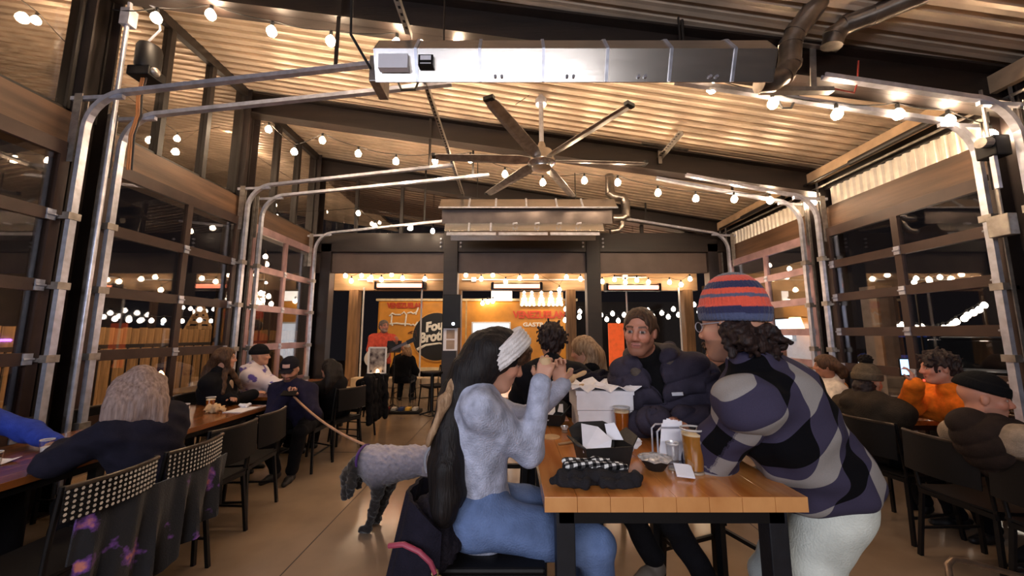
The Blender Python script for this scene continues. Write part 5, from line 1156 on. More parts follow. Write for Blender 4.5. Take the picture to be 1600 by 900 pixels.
# knit hat / scarf bundle with gingham cloth
FLE = cloth('fleece_charcoal', '242225', bump=.5, bscale=220)
Q = SDF(); 
for a, b, r0, r1 in (((.17, 1.295, .02), (.41, 1.285, .022), .024, .023), ((.20, 1.335, .026), (.38, 1.33, .028), .025, .022), ((.16, 1.27, .014), (.24, 1.255, .015), .017, .018), ((.38, 1.29, .014), (.44, 1.31, .02), .015, .010), ((.30, 1.255, .017), (.38, 1.265, .017), .018, .017), ((.135, 1.28, .015), (.17, 1.29, .02), .008, .014)): Q.cone(np.array(a) + (0, 0, TB), np.array(b) + (0, 0, TB), r0, r1, .008)
Vv, F = Q.mesh(.0045, waves(21, 95, .008), clip=lambda P: TB + .002 - P[..., 2]); bd_ = np_obj('fleece_garment', Vv, F, FLE, None); tag(bd_, 'folded charcoal fleece garment at the front of the near table', 'garment')
def checks(name, c1, c2, sc, rough=.85, coord='cuv', c3=None):
    m = bpy.data.materials.new(name); m.use_nodes = True; nt = m.node_tree; N = nt.nodes; L = nt.links; b = N['Principled BSDF']; b.inputs['Roughness'].default_value = rough
    a = N.new('ShaderNodeAttribute'); a.attribute_name = coord; sp = N.new('ShaderNodeSeparateXYZ'); L.new(a.outputs['Vector'], sp.inputs[0]); hs = []
    for i in range(2):
        m1 = N.new('ShaderNodeMath'); m1.operation = 'MULTIPLY'; m1.inputs[1].default_value = 1 / sc; L.new(sp.outputs[i], m1.inputs[0])
        m0 = N.new('ShaderNodeMath'); m0.operation = 'ADD'; m0.inputs[1].default_value = 50.3; L.new(m1.outputs[0], m0.inputs[0])
        m2 = N.new('ShaderNodeMath'); m2.operation = 'FRACT'; L.new(m0.outputs[0], m2.inputs[0]); m3 = N.new('ShaderNodeMath'); m3.operation = 'GREATER_THAN'; m3.inputs[1].default_value = .5; L.new(m2.outputs[0], m3.inputs[0]); hs.append(m3)
    ad = N.new('ShaderNodeMath'); ad.operation = 'ADD'; L.new(hs[0].outputs[0], ad.inputs[0]); L.new(hs[1].outputs[0], ad.inputs[1]); dv = N.new('ShaderNodeMath'); dv.operation = 'MULTIPLY'; dv.inputs[1].default_value = .5; L.new(ad.outputs[0], dv.inputs[0])
    rp = N.new('ShaderNodeValToRGB'); rp.color_ramp.interpolation = 'CONSTANT'; e = rp.color_ramp.elements; e[0].position = 0; e[0].color = (*hexc(c1), 1); e[1].position = .75; e[1].color = (*hexc(c2), 1); k = e.new(.25); k.color = (*(hexc(c3) if c3 else tuple((x + y) / 2 for x, y in zip(hexc(c1), hexc(c2)))), 1); L.new(dv.outputs[0], rp.inputs[0])
    nz = N.new('ShaderNodeTexNoise'); nz.inputs['Scale'].default_value = 420; nz.inputs['Detail'].default_value = 3; mx = N.new('ShaderNodeMix'); mx.data_type = 'RGBA'; mx.blend_type = 'MULTIPLY'; mx.inputs[0].default_value = .5; L.new(rp.outputs[0], mx.inputs[6]); L.new(nz.outputs['Fac'], mx.inputs[7]); L.new(mx.outputs[2], b.inputs['Base Color'])
    bp = N.new('ShaderNodeBump'); bp.inputs['Strength'].default_value = .3; bp.inputs['Distance'].default_value = .004; L.new(nz.outputs['Fac'], bp.inputs['Height']); L.new(bp.outputs[0], b.inputs['Normal']); b.inputs['Specular IOR Level'].default_value = .15; MATS[name] = m; return m
GING = checks('gingham', '0c0c0d', 'fffdf8', .026, c3='565353')
Q = SDF(); Q.chain([(.19, 1.325, TB + .054), (.28, 1.32, TB + .056), (.39, 1.315, TB + .046)], [.012, .014, .010], .012); Q.chain([(.185, 1.35, TB + .055), (.29, 1.35, TB + .058), (.38, 1.34, TB + .048)], [.013, .014, .010], .012)
Vv, F = Q.mesh(.005, waves(5, 60, .004)); o = np_obj('gingham_cloth', Vv, F, GING, None, cuv=np.stack([Vv[:, 0] + .3 * Vv[:, 1], Vv[:, 1] * 1.2 - .2 * Vv[:, 0] + Vv[:, 2]], 1)); tag(o, 'black and white gingham cloth folded over the charcoal fleece', 'cloth')
FUR = cloth('dark_fur', '1c1820', bump=.9, bscale=90)
Q = SDF(); Q.chain([(.33, 2.27, TB + .14), (.42, 2.3, TB + .2), (.55, 2.3, TB + .19), (.62, 2.28, TB + .12)], [.05, .07, .075, .05], .03); Q.cone((.36, 2.28, TB + .05), (.6, 2.28, TB + .05), .05, .05, .03)
Vv, F = Q.mesh(.008, waves(9, 70, .02), clip=lambda P: TB + .003 - P[..., 2]); tag(np_obj('winter_hat', Vv, F, FUR, None), 'dark furry winter hat heaped behind the paper boxes', 'hat')
# second bar table: food cartons and cups
for i, (x, y, sx, sz, lb) in enumerate(((.02, 3.1, .13, .05, 'white food tray nearest on the second bar table'), (.06, 3.45, .12, .09, 'white carton in the middle of the second bar table'), (.0, 3.8, .14, .07, 'white carton farther back on the second bar table'), (.38, 4.3, .12, .09, 'white carton at the far end of the second bar table'))):
    carton(lb, (x, y, TB), (x + sx, y + .12, TB + sz))
tumbler('cup', 'white paper cup on the second bar table', .1, 3.62, TB, .04, .12, .95, M['paper'], foam=False, cat='cup'); tumbler('cup', 'brown drink on the second bar table', .16, 3.3, TB, .038, .11, .8, DARK, cat='glass')
# left table
TL = .75
for i, (x, y, lb) in enumerate(((-2.72, 3.1, 'empty tall glass on the long left table, nearer of a pair'), (-2.78, 3.2, 'empty tall glass on the long left table, farther of a pair'))): tumbler('pint_glass', lb, x, y, TL, .036, .16)
tumbler('pint_glass', 'amber beer by the crumpled wrappers on the long left table', -2.98, 3.72, TL, .042, .13, .8, AMB); tumbler('pint_glass', 'pale beer in front of the printed hoodie', -2.92, 4.55, TL, .042, .15, .8, PALE)
rt = empty('drink_can', (-2.82, 4.62, TL), 'white slim drink can beside the pale beer on the left', 'can'); q = MB(); q.lathe([(.024, 0), (.03, .008), (.03, .145), (.024, .157)], (-2.82, 4.62, TL), 18); q.build('can_body', M['white'], rt, True); q = MB(); q.lathe([(.0, .0), (.024, 0), (.024, .004), (0, .004)], (-2.82, 4.62, TL + .157), 16, cap0=False, cap1=False); q.build('lid', M['galv'], rt)
crumple('crumpled brown wrapper on the long left table', (-2.86, 3.62, TL), .08, M['card'], 12, (1.4, 1, .5), 'paper_wrapper', 'wrapper'); crumple('crumpled white foil on the far end of the long left table', (-2.74, 3.86, TL), .05, M['paper'], 14, (1.3, 1, .5), 'paper_wrapper', 'wrapper')
q = MB(); q.box((-2.78, 3.62, TL), (-2.6, 3.9, TL + .006)); tag(q.build('paper_tray', M['paper'], bevel=.002), 'flat white paper tray at the end of the long left table', 'tray')
tumbler('candle_cup', 'small pale cup in the middle of the long left table', -2.82, 2.86, TL, .028, .07, .9, M['paper'], foam=False, cat='cup')
tumbler('drinking_glass', 'clear glass with ice at the near end of the long left table', -2.78, 2.05, TL, .036, .12, .4, M['white'], foam=False)
tumbler('drinking_cup', 'plastic cup by the hand of the person in blue', -2.95, 2.42, TL, .034, .085, .5, M['white'], foam=False, cat='cup')
tumbler('drinking_cup', 'pale beaker at the far wall side of the long left table', -3.2, 3.35, TL, .04, .15, .95, M['card'], foam=False, cat='cup')
for x, y, a, s_, lb in ((-3.08, 2.2, 12, .2, 'open white paper sheet nearest to the person in blue'), (-2.78, 1.84, -14, .15, 'white paper napkin at the edge of the long left table')):
    q = MB(); g_ = [[(x + s_ * (i / 5 - .5) * 1.4, y + s_ * (j / 5 - .5), TL + .004 + .01 * (1 + math.sin(i * 1.7 + j))) for j in range(6)] for i in range(6)]; q.sheet(g_, thick=.002); tag(q.build('paper_sheet', M['paper']), lb, 'paper')
q = MB(); q.box((-3.05, 1.93, TL), (-2.87, 2.09, TL + .07)); tag(q.build('food_basket', BC, bevel=.012), 'black food basket on the near end of the long left table', 'basket')
# right tables
rt = empty('beer_pitcher', (3.62, 3.5, TL), 'glass pitcher of pale beer on the right table', 'pitcher')
q = MB(); q.lathe([(0, 0), (.06, 0), (.062, .006), (.075, .2), (.072, .2), (.058, .01), (0, .01)], (3.62, 3.5, TL), 22, cap0=False, cap1=False); q.build('jug', M['clear'], rt, True)
q = MB(); q.lathe([(0, .012), (.057, .012), (.063, .11), (0, .11)], (3.62, 3.5, TL), 22, cap0=False, cap1=False); q.build('beer', PALE, rt, True)
q = MB(); q.tube([(3.695, 3.5, TL + .17), (3.74, 3.5, TL + .16), (3.75, 3.5, TL + .1), (3.69, 3.5, TL + .05)], .009, 8); q.build('handle', M['clear'], rt, True)
for x, y, fm, lb in ((3.5, 3.44, PALE, 'half-full pale beer left of the pitcher'), (3.8, 3.72, AMB, 'amber beer behind the pitcher'), (3.6, 3.8, None, 'empty glass behind the pitcher'), (3.48, 3.9, AMB, 'amber beer at the far left of the pitcher table')): tumbler('pint_glass', lb, x, y, TL, .042, .14, .6 if fm else None, fm)
q = MB(); q.tube([(3.44, 3.40, TL + .010), (3.56, 3.36, TL + .010)], .008, 6); tag(q.build('fork', M['white']), 'white plastic fork near the pitcher on the right', 'fork')
crumple('crumpled napkin beside the pitcher', (3.52, 3.38, TL), .05, M['paper'], 31, (1.4, 1, .6))
tumbler('pint_glass', 'empty pint glass at the right edge of the hall', 3.47, 2.34, TL, .044, .15); tumbler('pint_glass', 'amber beer at the right edge behind the empty pint', 3.62, 2.48, TL, .044, .15, .7, AMB)
# ---- stage things
p = at(590, 563, 6.95); rt = empty('poster_easel', (p.x, 6.95, 0), 'white-framed dark poster on a black easel in front of the guitarist', 'easel')
q = MB(); w, hh = .16, .235
for a, b in (((-w, -hh), (w, -hh)), ((-w, hh), (w, hh)), ((-w, -hh), (-w, hh)), ((w, -hh), (w, hh))): q.beam((p.x + a[0], 6.93, p.z + a[1]), (p.x + b[0], 6.93, p.z + b[1]), .03, .02, up=(0, 1, 0))
q.build('poster_frame', M['white'], rt)
q = MB(); q.box((p.x - w, 6.935, p.z - hh), (p.x + w, 6.945, p.z + hh)); q.build('poster', mat('poster_print', '2a1412', .5, 0, 0, 10, color2='b8aca0'), rt)
for sx in (-1, 1): q = MB(); q.beam((p.x + sx * .06, 6.97, p.z + .22), (p.x + sx * .2, 6.9, 0), .025, .025); q.build('leg', M['black'], rt)
q = MB(); q.beam((p.x, 6.98, p.z + .2), (p.x, 7.3, 0), .025, .025); q.build('leg', M['black'], rt); q = MB(); q.beam((p.x - .2, 6.92, p.z - hh - .02), (p.x + .2, 6.92, p.z - hh - .02), .04, .03); q.build('ledge', M['black'], rt)
q = MB(); q.lathe([(.02, 0), (.028, .01), (.026, .05), (.01, .065)], (p.x + .02, 6.91, p.z - hh + .01), 12); tag(q.build('candle', mat('candle_glow', 'ffd9a0', .5, emit=(1, .6, .3), estr=7), smooth=True), 'small glowing candle on the easel ledge', 'candle')
p = at(617, 541, 7.25); rt = empty('music_stand', (p.x, 7.25, 0), 'black music stand beside the guitar', 'music stand')
q = MB(); q.beam((p.x - .14, 7.2, p.z), (p.x + .14, 7.2, p.z), .004, .22, up=(0, .25, 1)); q.box((p.x - .14, 7.13, p.z - .12), (p.x + .14, 7.18, p.z - .11)); q.build('desk', M['black'], rt)
q = MB(); q.tube([(p.x, 7.25, p.z - .05), (p.x, 7.25, .12)], .012, 8); q.build('pole', M['black'], rt)
for a in (30, 150, 270): q = MB(); q.tube([(p.x, 7.25, .16), (p.x + .24 * math.cos(R(a)), 7.25 + .24 * math.sin(R(a)), .012)], .009, 6); q.build('leg', M['black'], rt)
rt = empty('pedalboard', (-2.2, 7.25, 0), 'black effects pedalboard on the floor in front of the guitarist', 'pedalboard')
q = MB(); q.box((-2.5, 7.1, .0), (-1.75, 7.4, .055)); q.build('board', M['black'], rt, bevel=.01)
for i, c in enumerate(('8a2a20', 'b8b2aa', '2a3a6a', 'c8a040', 'b8b2aa')): q = MB(); q.box((-2.44 + i * .135, 7.16, .055), (-2.35 + i * .135, 7.32, .105)); q.build('pedal', mat('pedal_' + c, c, .4), rt, bevel=.006)
q = MB(); q.tube([(-1.8, 7.15, .012), (-1.5, 6.9, .012), (-1.35, 7.0, .012), (-1.45, 7.6, .012)], .008, 6); tag(q.build('audio_cable', M['rubber'], smooth=True), 'black audio cable trailing from the pedalboard', 'cable')
q = MB(); q.box((-3.1, 7.5, 0), (-2.75, 7.8, .42)); q.box((-3.08, 7.49, .02), (-2.77, 7.5, .34)); tag(q.build('amplifier', M['black_seat'], bevel=.012), 'small black amplifier behind the guitarist', 'amplifier')
# device and notice on the left post
rt = empty('post_speaker', (-1.22, 7.08, 1.95), 'black speaker box with a white LED on the left end post', 'speaker')
q = MB(); a = at(692, 460, 7.0); b = at(719, 512, 7.0); q.box((a.x, 7.0, b.z), (b.x, 7.13, a.z)); q.build('cabinet', M['black'], rt, bevel=.012)
p = at(708, 506, 6.99); q = MB(); q.ball((p.x, 6.998, p.z), .028, 10, sc=(1, .5, 1)); q.build('status_light', M['led'], rt, True)
rt = empty('notice', (-1.2, 7.1, 1.5), 'white paper notice with two tan squares on the left end post', 'notice'); a = at(693, 513, 7.1); b = at(714, 548, 7.1)
q = MB(); q.box((a.x, 7.10, b.z), (b.x, 7.125, a.z)); q.build('sheet', M['paper'], rt)
for k in (.27, .73): zc = a.z + (b.z - a.z) * k; q = MB(); q.box((a.x + .06, 7.095, zc - .085), (b.x - .05, 7.102, zc + .085)); q.build('printed_square', mat('print_tan', 'a08a7a', .8, 0, .1), rt)
# ================================================================ the people
for n_, c, k in (('navy_puffer', '37323f', dict(bump=.35)), ('black_jacket', '0d0b0f', {}), ('black_cotton', '0b0a0c', {}), ('navy_fleece', '1b1926', {}), ('navy_shirt', '1e1a30', {}), ('blue_knit', '2c3f96', {}), ('heather_sweater', 'a9adc0', dict(bump=.5, var=.2)), ('olive_coat', '33291f', dict(bump=.5)), ('orange_jacket', 'e8741c', {}), ('grey_knit', '8a7a6a', dict(bump=.6)), ('brown_vest', '241a16', {}), ('salmon_tee', 'c6503c', {}), ('white_knit', 'd8ccc0', {}), ('ochre_cloth', 'c07a3e', {})): M[n_] = cloth('cloth_' + n_, c, **k)
cloth('trousers_dark', '0d0c11'); cloth('trousers_navy', '1c1e2c'); cloth('jeans_blue', '5c6f96', bump=.4, var=.25, scale=9); cloth('jeans_pale', 'c9ccc2', bump=.4, var=.12, scale=9); cloth('trousers_tan', 'a89478')
mat('shoe_black', '141214', .55); mat('shoe_tan', 'b49a80', .7); mat('shoe_grey', '6b625a', .7)
HB = hair_mat('hair_black', '0b080a', '1d1512'); HD = hair_mat('hair_dark', '140d10', '33211b'); HBR = hair_mat('hair_brown', '2c1c12', '5a3d28'); HBL = hair_mat('hair_blond', '6b4c33', 'b39372'); HP = hair_mat('hair_ash_blond', '6a5650', 'a08a82'); HG = hair_mat('hair_grey', '4a3c34', '8a7a6c')
BEARD = (hexc('6b4634'), .55); BG = (hexc('8a7c70'), .8)
PLAID = checks('plaid', '08070c', 'a39c98', .2, c3='453f55')
PLAID.node_tree.nodes['Principled BSDF'].inputs['Roughness'].default_value = .95
# 1 --- woman with the white headband (near, in profile, lifting food)
g = person('woman in a pale heather sweater and white knit headband on a stool, lifting food', (-.12, 1.47, .865), 14, lean=11, head=(0, -22, 0), headpos=(-.05, 1.43, 1.405), S_=.95, female=True, h=.0062, skin='fair', brow=hexc('2a1a14'),
           hands=[(.20, 1.55, 1.285), (.105, 1.37, 1.305)], elbow=[(-.2, .6, -1), (-.35, .1, -1)], palm=[((-.1, -.1, .9), (0, -1, 0)), ((.25, .15, .9), (.3, 1, .1))], curl=(1.1, 1.0), feet=[(.28, 1.62, .36), (.30, 1.44, .36)], knee=[(1, .2, .9), (1, -.1, .9)],
           build=.9, top=('sweater', M['heather_sweater'], .014), bottom='jeans_blue', shoes='shoe_tan', fold=.005, hem=.07, shift=(-.05, 0, .075))
tips = []
for i in range(11):
    a = -1.2 + 2.4 * i / 10; tips.append(((.075 * math.sin(a), -.085 * math.cos(a) - .01, .02), (-.225 + .03 * math.sin(i * 1.7) + .012 * i / 3, 1.27 + .02 * i, .93 + .04 * math.sin(i * 2.1)), .042, .034))
tips += [((.06, -.02, -.03), (-.15, 1.55, 1.1), .03, .022)]
hair_long(g, HB, tips, h=.007, wave=.012, seed=5, grow=.012, bulge=.06)
Q = SDF(); s = g.hs
Q.ell(L2W(g, (0, -.012, .032)), np.array((.120, .152, .134)) * s, g.Rh, .01); pl = g.Rh @ nrm((0, .62, .79)); pc = L2W(g, (0, .035, .05))
bn = g.Rh @ nrm((0, -.86, .51)); pc = L2W(g, (0, -.010, .014))
Vv, F = Q.mesh(.005, None, clip=lambda P: np.abs((P - pc) @ bn) - .037)
N_ = vert_normals(Vv, F); w_ = (Vv - pc) @ bn; Vv = Vv + N_ * (.0022 * np.sin(w_ * 430))[:, None]; np_obj('headband', Vv, F, cloth('knit_white', 'd9d2cf', bump=.5), g.root)
Q = SDF(); Q.chain([L2W(g, (-.02, -.115, -.045)), np.array((-.235, 1.31, 1.27)), np.array((-.285, 1.30, 1.13))], [.026, .018, .007], .02); Vv, F = Q.mesh(.007, waves(3, 90, .006, 7, (1, 1, .3))); np_obj('pale_lock', Vv, F, HBL, g.root)
Q = SDF(); Q.ell(L2W(g, (0, .052, .055)), np.array((.078, .070, .062)) * s, g.Rh, .02); Vv, F = Q.mesh(.006, waves(8, 110, .007, 7)); np_obj('fringe', Vv, F, HBR, g.root)
q = MB(); c = (.125, 1.40, 1.39); q.lathe([(.0, -.025), (.022, -.02), (.026, 0), (.02, .02), (0, .026)], c, 12); tag(q.build('taco', M['card'], smooth=True), 'small piece of food held up by the woman with the headband', 'food')
# 2 --- man in the navy puffer jacket
g = person('man with short brown hair in a navy puffer jacket leaning on the near table', (1.04, 2.14, .825), 222, lean=29, shift=(.06, .04, 0), twist=18, head=(16, -6, -4), headpos=(.675, 1.94, 1.515), S_=1.0, h=.0047, skin='ruddy', beard=BEARD,
           hands=[(.83, 1.80, 1.10), (.68, 1.80, 1.10)], elbow=[(.9, -.2, -.5), (-.35, .9, -.7)], palm=[((-.95, .2, .0), (0, .2, -1)), ((.75, -.5, .05), (.1, -.2, -1))], curl=(.9, .8), feet=[(.93, 1.92, .34), (.74, 2.05, .34)], knee=[(-1, -.2, .8), (-1, .3, .8)],
           top=('puffer_jacket', M['navy_puffer'], .032), bottom='trousers_dark', shoes='shoe_grey', puff=(.024, .088), fold=.004, hood=True, build=1.05, collar=False, vneck=True)
hair_short(g, HBR, h=.005, grow=.007, noise=.003, fringe=.074, back=-.04)
q = MB(); c = g.C7 - g.up * .085 + g.f * .165 + g.l * .085; q.box((-.026, -.003, -.008), (.026, .003, .008), mtx=Matrix.Translation(Vector(c)) @ Matrix([list(g.Rt[0]) + [0], list(g.Rt[1]) + [0], list(g.Rt[2]) + [0], [0, 0, 0, 1]])); q.build('chest_label', M['paper'], g.root)
Q = SDF(); Q.ell(g.ch + g.up * .04, (.152, .112, .2), g.Rt, .03); Q.cone(g.nk - g.up * .03, g.nk + g.up * .035 + g.f * .012, .07, .066, .03); Vv, F = Q.mesh(.008); np_obj('undershirt', Vv, F, M['black_cotton'], g.root)
Q = SDF()
for q_ in (-1, 1): Q.chain([g.C7 - g.f * .055 + g.l * q_ * .02 + g.up * .06, g.C7 + g.l * q_ * .10 + g.up * .06, g.C7 + g.l * q_ * .088 + g.f * .085 + g.up * .01], [.046, .044, .03], .02)
Vv, F = Q.mesh(.007, waves(4, 40, .006)); np_obj('open_collar', Vv, F, cloth('collar_grey', '574d46', bump=.4), g.root)
# 3 --- man in plaid with the striped beanie
g = person('man in a black and grey plaid shirt and striped beanie leaning on the table corner', (1.20, 1.47, .925), 152, seat=False, lean=19, side=3, twist=-18, head=(-26, -4, 0), headpos=(.835, 1.395, 1.53), S_=1.08, h=.0062, skin='fair', beard=(hexc('4a3528'), .4),
           hands=[(.95, 1.62, 1.08), (1.06, 1.72, 1.075)], elbow_z=1.02, level=.9, elbow=[(-.4, -.5, -.75), (.9, .5, -.2)], palm=[((.2, .95, 0), (0, 0, -1)), None], feet=[(1.14, 1.37, .08), (1.28, 1.62, .08)], knee=[(-1, .2, 0), (-1, .6, 0)],
           top=('plaid_shirt', PLAID, .03), bottom='jeans_pale', shoes='shoe_tan', fold=.012, hem=-.02, plaid=True, build=1.12, collar=True)
HATC = [(-.2, '4a5272'), (.022, '28284c'), (.047, 'e0553c'), (.081, '565870'), (.094, 'e0553c'), (.115, '28284c'), (.142, 'e0553c'), (.166, '5a5a62')]
def hatcol(lz):
    o = np.zeros((len(lz), 3))
    for z0, c in HATC: o[lz >= z0] = hexc(c)
    return o
beanie(g, mat('striped_knit', 'ffffff', .9, 0, .06, 60, .5, 170, attr='Col', sheen=.2), h=.0042, top=.058, tilt=6, low=.008, colf=hatcol)
Q = SDF(); gg = np.random.RandomState(2)
for i in range(30):
    a = gg.uniform(-1.5, 1.9); p0 = L2W(g, (.075 * math.sin(a), -.075 * math.cos(a), -.01)); p1 = p0 + g.Rh @ np.array((.07 * math.sin(a), -.075 * math.cos(a), 0)) * gg.uniform(.3, 1) + np.array((.025, 0, -gg.uniform(.05, .14))); Q.chain([p0, (p0 + p1) / 2 + gg.normal(size=3) * .014, p1], [.026, .022, .009], .01)
Vv, F = Q.mesh(.006, waves(2, 130, .007)); np_obj('curly_hair', Vv, F, HD, g.root)
q = MB(); a = L2W(g, (-.062, .075, .012)); b = L2W(g, (-.082, -.01, .012)); q.tube([a, b], .0025, 6)
for s_ in (-1, 1): c = [L2W(g, (s_ * .032 + .024 * math.cos(t), .099, .004 + .018 * math.sin(t))) for t in np.linspace(0, 2 * PI, 15)]; q.tube(c, .002, 5, cap=False)
q.build('glasses', M['galv'], g.root)
Q = SDF(); hp = g.P; Q.ell(hp - np.array((0, 0, .03)), (.2, .16, .035), g.Rt, .02)
# 4 --- person with dark bun
g = person('person with dark curly hair and black jacket, back turned, at the second table', (.27, 2.74, .80), 86, lean=10, head=(6, -8, 0), headpos=(.285, 2.66, 1.445), S_=1.0, h=.010, skin='tan', hands=[(.12, 3.1, 1.04), (.42, 3.1, 1.04)], feet=[(.17, 3.0, .34), (.37, 3.0, .34)], top=('jacket', M['black_jacket'], .03), fold=.008, build=1.1)
hair_short(g, HD, h=.007, grow=.02, noise=.014, fringe=.03, tuft=.028)
# 5 --- blond woman
p = at(911, 548, 3.02)
g = person('woman with blond hair in a black top turned away at the second table', (.68, 3.3, .80), 150, lean=8, head=(10, -12, 0), headpos=(p.x, p.y, p.z), S_=.95, female=True, h=.011, skin='fair', hands=[(.4, 3.4, 1.05), (.45, 3.6, 1.05)], feet=[(.42, 3.3, .34), (.48, 3.5, .34)], top=('top', M['black_cotton'], .02))
hair_long(g, HBL, [((x, -.075, .02), (p.x + .04 + x * .9, p.y - .02 - .03 * math.cos(x * 20), 1.21), .034, .022) for x in (-.07, -.045, -.02, .0, .025, .05, .07)] + [((.07, .0, .0), (p.x + .17, p.y - .03, 1.17), .026, .012)], h=.008)
# 5b --- person behind
p = at(1120, 552, 3.3)
g = person('brown-haired person half hidden between the puffer jacket and the striped beanie', (1.86, 3.36, .80), 190, lean=6, headpos=(p.x, p.y, p.z), head=(0, -5, 0), S_=.95, h=.014, skin='tan', top=('top', M['black_cotton'], .02), feet=[(1.6, 3.3, .34), (1.6, 3.45, .34)], hands=[(1.6, 3.2, 1.0), (1.6, 3.5, 1.0)]); hair_short(g, HBR, h=.009, grow=.018, noise=.014, fringe=.035, tuft=.05)
# 7 --- woman with long blond hair, navy vest
p = at(219, 602, 2.36)
g = person('woman with long ash-blond hair and navy jacket at the long left table', (-2.25, 2.42, .555), 168, lean=17, head=(-32, -6, 0), headpos=(p.x, p.y, p.z), S_=.98, female=True, h=.0085, skin='fair', hands=[(-2.74, 2.33, .80), (-2.76, 2.68, .80)], elbow=[(.3, -.8, -.3), (.3, .9, -.3)], feet=[(-2.62, 2.3, .08), (-2.62, 2.55, .08)], top=('jacket', M['navy_fleece'], .036), fold=.010, build=1.1, curl=(.6, .6))
bk = -g.Rh[:, 1] * np.array((1, 1, 0)); rt_ = g.Rh[:, 0]
hair_long(g, HP, [((x, -.08 + abs(x) * .5, .02), tuple(np.array((p.x, p.y, .93 + .05 * math.sin(x * 60))) + bk * .125 + rt_ * x * 1.35), .04, .026) for x in (-.09, -.065, -.04, -.015, .01, .035, .06, .085)], h=.008, wave=.004, seed=9, grow=.012)
q = MB(); c = np.array(g.ends[1][0]) * .35 + np.array((p.x, p.y, 1.0)) * .65; 
# 8 --- person in blue at the left edge
g = person('person in a bright blue top reaching in at the left edge', (-3.58, 2.26, .555), 10, lean=14, head=(0, -5, 0), S_=1.0, h=.011, skin='pale', hands=[(-3.02, 2.50, .80), (-3.1, 2.05, .80)], feet=[(-3.05, 2.4, .08), (-3.05, 2.15, .08)], top=('top', M['blue_knit'], .024), elbow=[(-.4, .9, -.3), (-.4, -.9, -.3)]); hair_short(g, HBR, h=.009)
# 9 --- woman in black jacket, profile
p = at(352, 560, 4.12)
g = person('woman with long wavy brown hair and black jacket by the left doors', (-3.36, 4.22, .555), 10, lean=6, head=(16, 0, 0), headpos=(p.x, p.y, p.z), S_=.97, female=True, h=.010, skin='fair', hands=[(-3.0, 4.02, .81), (-2.98, 4.3, .81)], feet=[(-2.98, 4.12, .08), (-2.98, 4.35, .08)], top=('jacket', M['black_jacket'], .034), build=1.08)
hair_long(g, HBR, [((x, -.07, .03), (p.x - .10 + .2 * x, p.y + x * 1.4, .93), .036, .024) for x in (-.08, -.05, -.02, .02, .05, .08)] + [((-.07, .02, .0), (p.x + .1, p.y - .12, .88), .03, .02), ((.07, .02, .0), (p.x + .1, p.y + .14, .9), .03, .02)], h=.009)
Q = SDF(); Q.chain([g.ch + g.f * .12 - g.up * .08, g.ch + g.f * .11 + g.up * .1], [.06, .05], .03); Vv, F = Q.mesh(.011); np_obj('blouse', Vv, F, cloth('blouse_tan', 'a58a72'), g.root)
# 10 --- hoodie
p = at(407, 556, 4.85); HOOD = mat('hoodie_print', 'd6cdd6', .9, 0, 0, 9, .2, 120, color2='5a4a9a', sheen=.2); rp = [n for n in HOOD.node_tree.nodes if n.type == 'VALTORGB'][0]; rp.color_ramp.elements[0].position = .56; rp.color_ramp.elements[1].position = .62
g = person('person in a white hoodie with purple print and a black knit cap', (p.x - .05, 4.93, .555), 15, lean=6, head=(10, 2, 0), headpos=(p.x, p.y, p.z), S_=.98, h=.010, skin='fair', hands=[(-2.95, 4.75, .81), (-2.95, 5.05, .81)], feet=[(-3.0, 4.85, .08), (-3.0, 5.1, .08)], top=('hoodie', HOOD, .034), build=1.1, hood=True)
beanie(g, cloth('knit_black', '121013', bump=.5), h=.007, top=.03, low=.012)
# 11 --- man in cap with phone
p = at(453, 577, 3.98)
g = person('man in a navy shirt and dark cap looking down at a phone', (-2.385, 4.34, .555), 268, lean=7, head=(14, -22, 0), headpos=(p.x, p.y, p.z), S_=1.02, h=.0085, skin='fair', beard=(hexc('2c1e18'), .85), hands=[(-2.22, 3.98, .865), (-2.385, 3.97, .865)], elbow=[(.8, .2, -.5), (-.8, .2, -.5)], palm=[((-.75, -.5, .2), (-.2, .1, 1)), ((.75, -.5, .2), (.2, .1, 1))], curl=(.9, .9), feet=[(-2.28, 3.98, .085), (-2.47, 4.02, .085)], knee=[(.35, -1, .4), (-.35, -1, .4)], top=('shirt', M['navy_shirt'], .022), bottom='trousers_dark', build=1.08)
Q = SDF(); s = g.hs; Q.ell(L2W(g, (0, -.01, .045)), np.array((.088, .108, .092)) * s, g.Rh, .01); cz = L2W(g, (0, 0, .035)); Vv, F = Q.mesh(.006, clip=lambda P: (P - cz) @ -g.Rh[:, 2]); CAPM = cloth('cap_black', '17141c'); np_obj('cap', Vv, F, CAPM, g.root)
q = MB(); g_ = [[tuple(L2W(g, ((i / 5 - 1) * .07 * (1 - .25 * j / 4), .085 + .075 * j / 4 * (1 - .25 * ((i / 5 - 1) ** 2)), .045 - .012 * (i / 5 - 1) ** 2 - .012 * j / 4)) ) for j in range(5)] for i in range(11)]; q.sheet(g_, thick=.004); q.build('cap_brim', CAPM, g.root, True)
q = MB(); g_ = [[tuple(L2W(g, ((i / 4 - 1) * .034, .098 - .012 * (j / 2) ** 2 - .008 * (i / 4 - 1) ** 2, .062 + .034 * j / 2))) for j in range(3)] for i in range(9)]; q.sheet(g_, thick=.003); q.build('cap_patch', mat('patch_tan', 'c99a86', .8), g.root)
ph = empty('phone', (-2.30, 3.90, .885), 'dark smartphone in the hands of the man in the cap', 'phone'); q = MB(); q.box((-.075, -.004, -.036), (.075, .004, .036), mtx=Matrix.Translation((-2.30, 3.87, .895)) @ Matrix.Rotation(R(-55), 4, 'X')); q.build('case', M['black'], ph, bevel=.003)
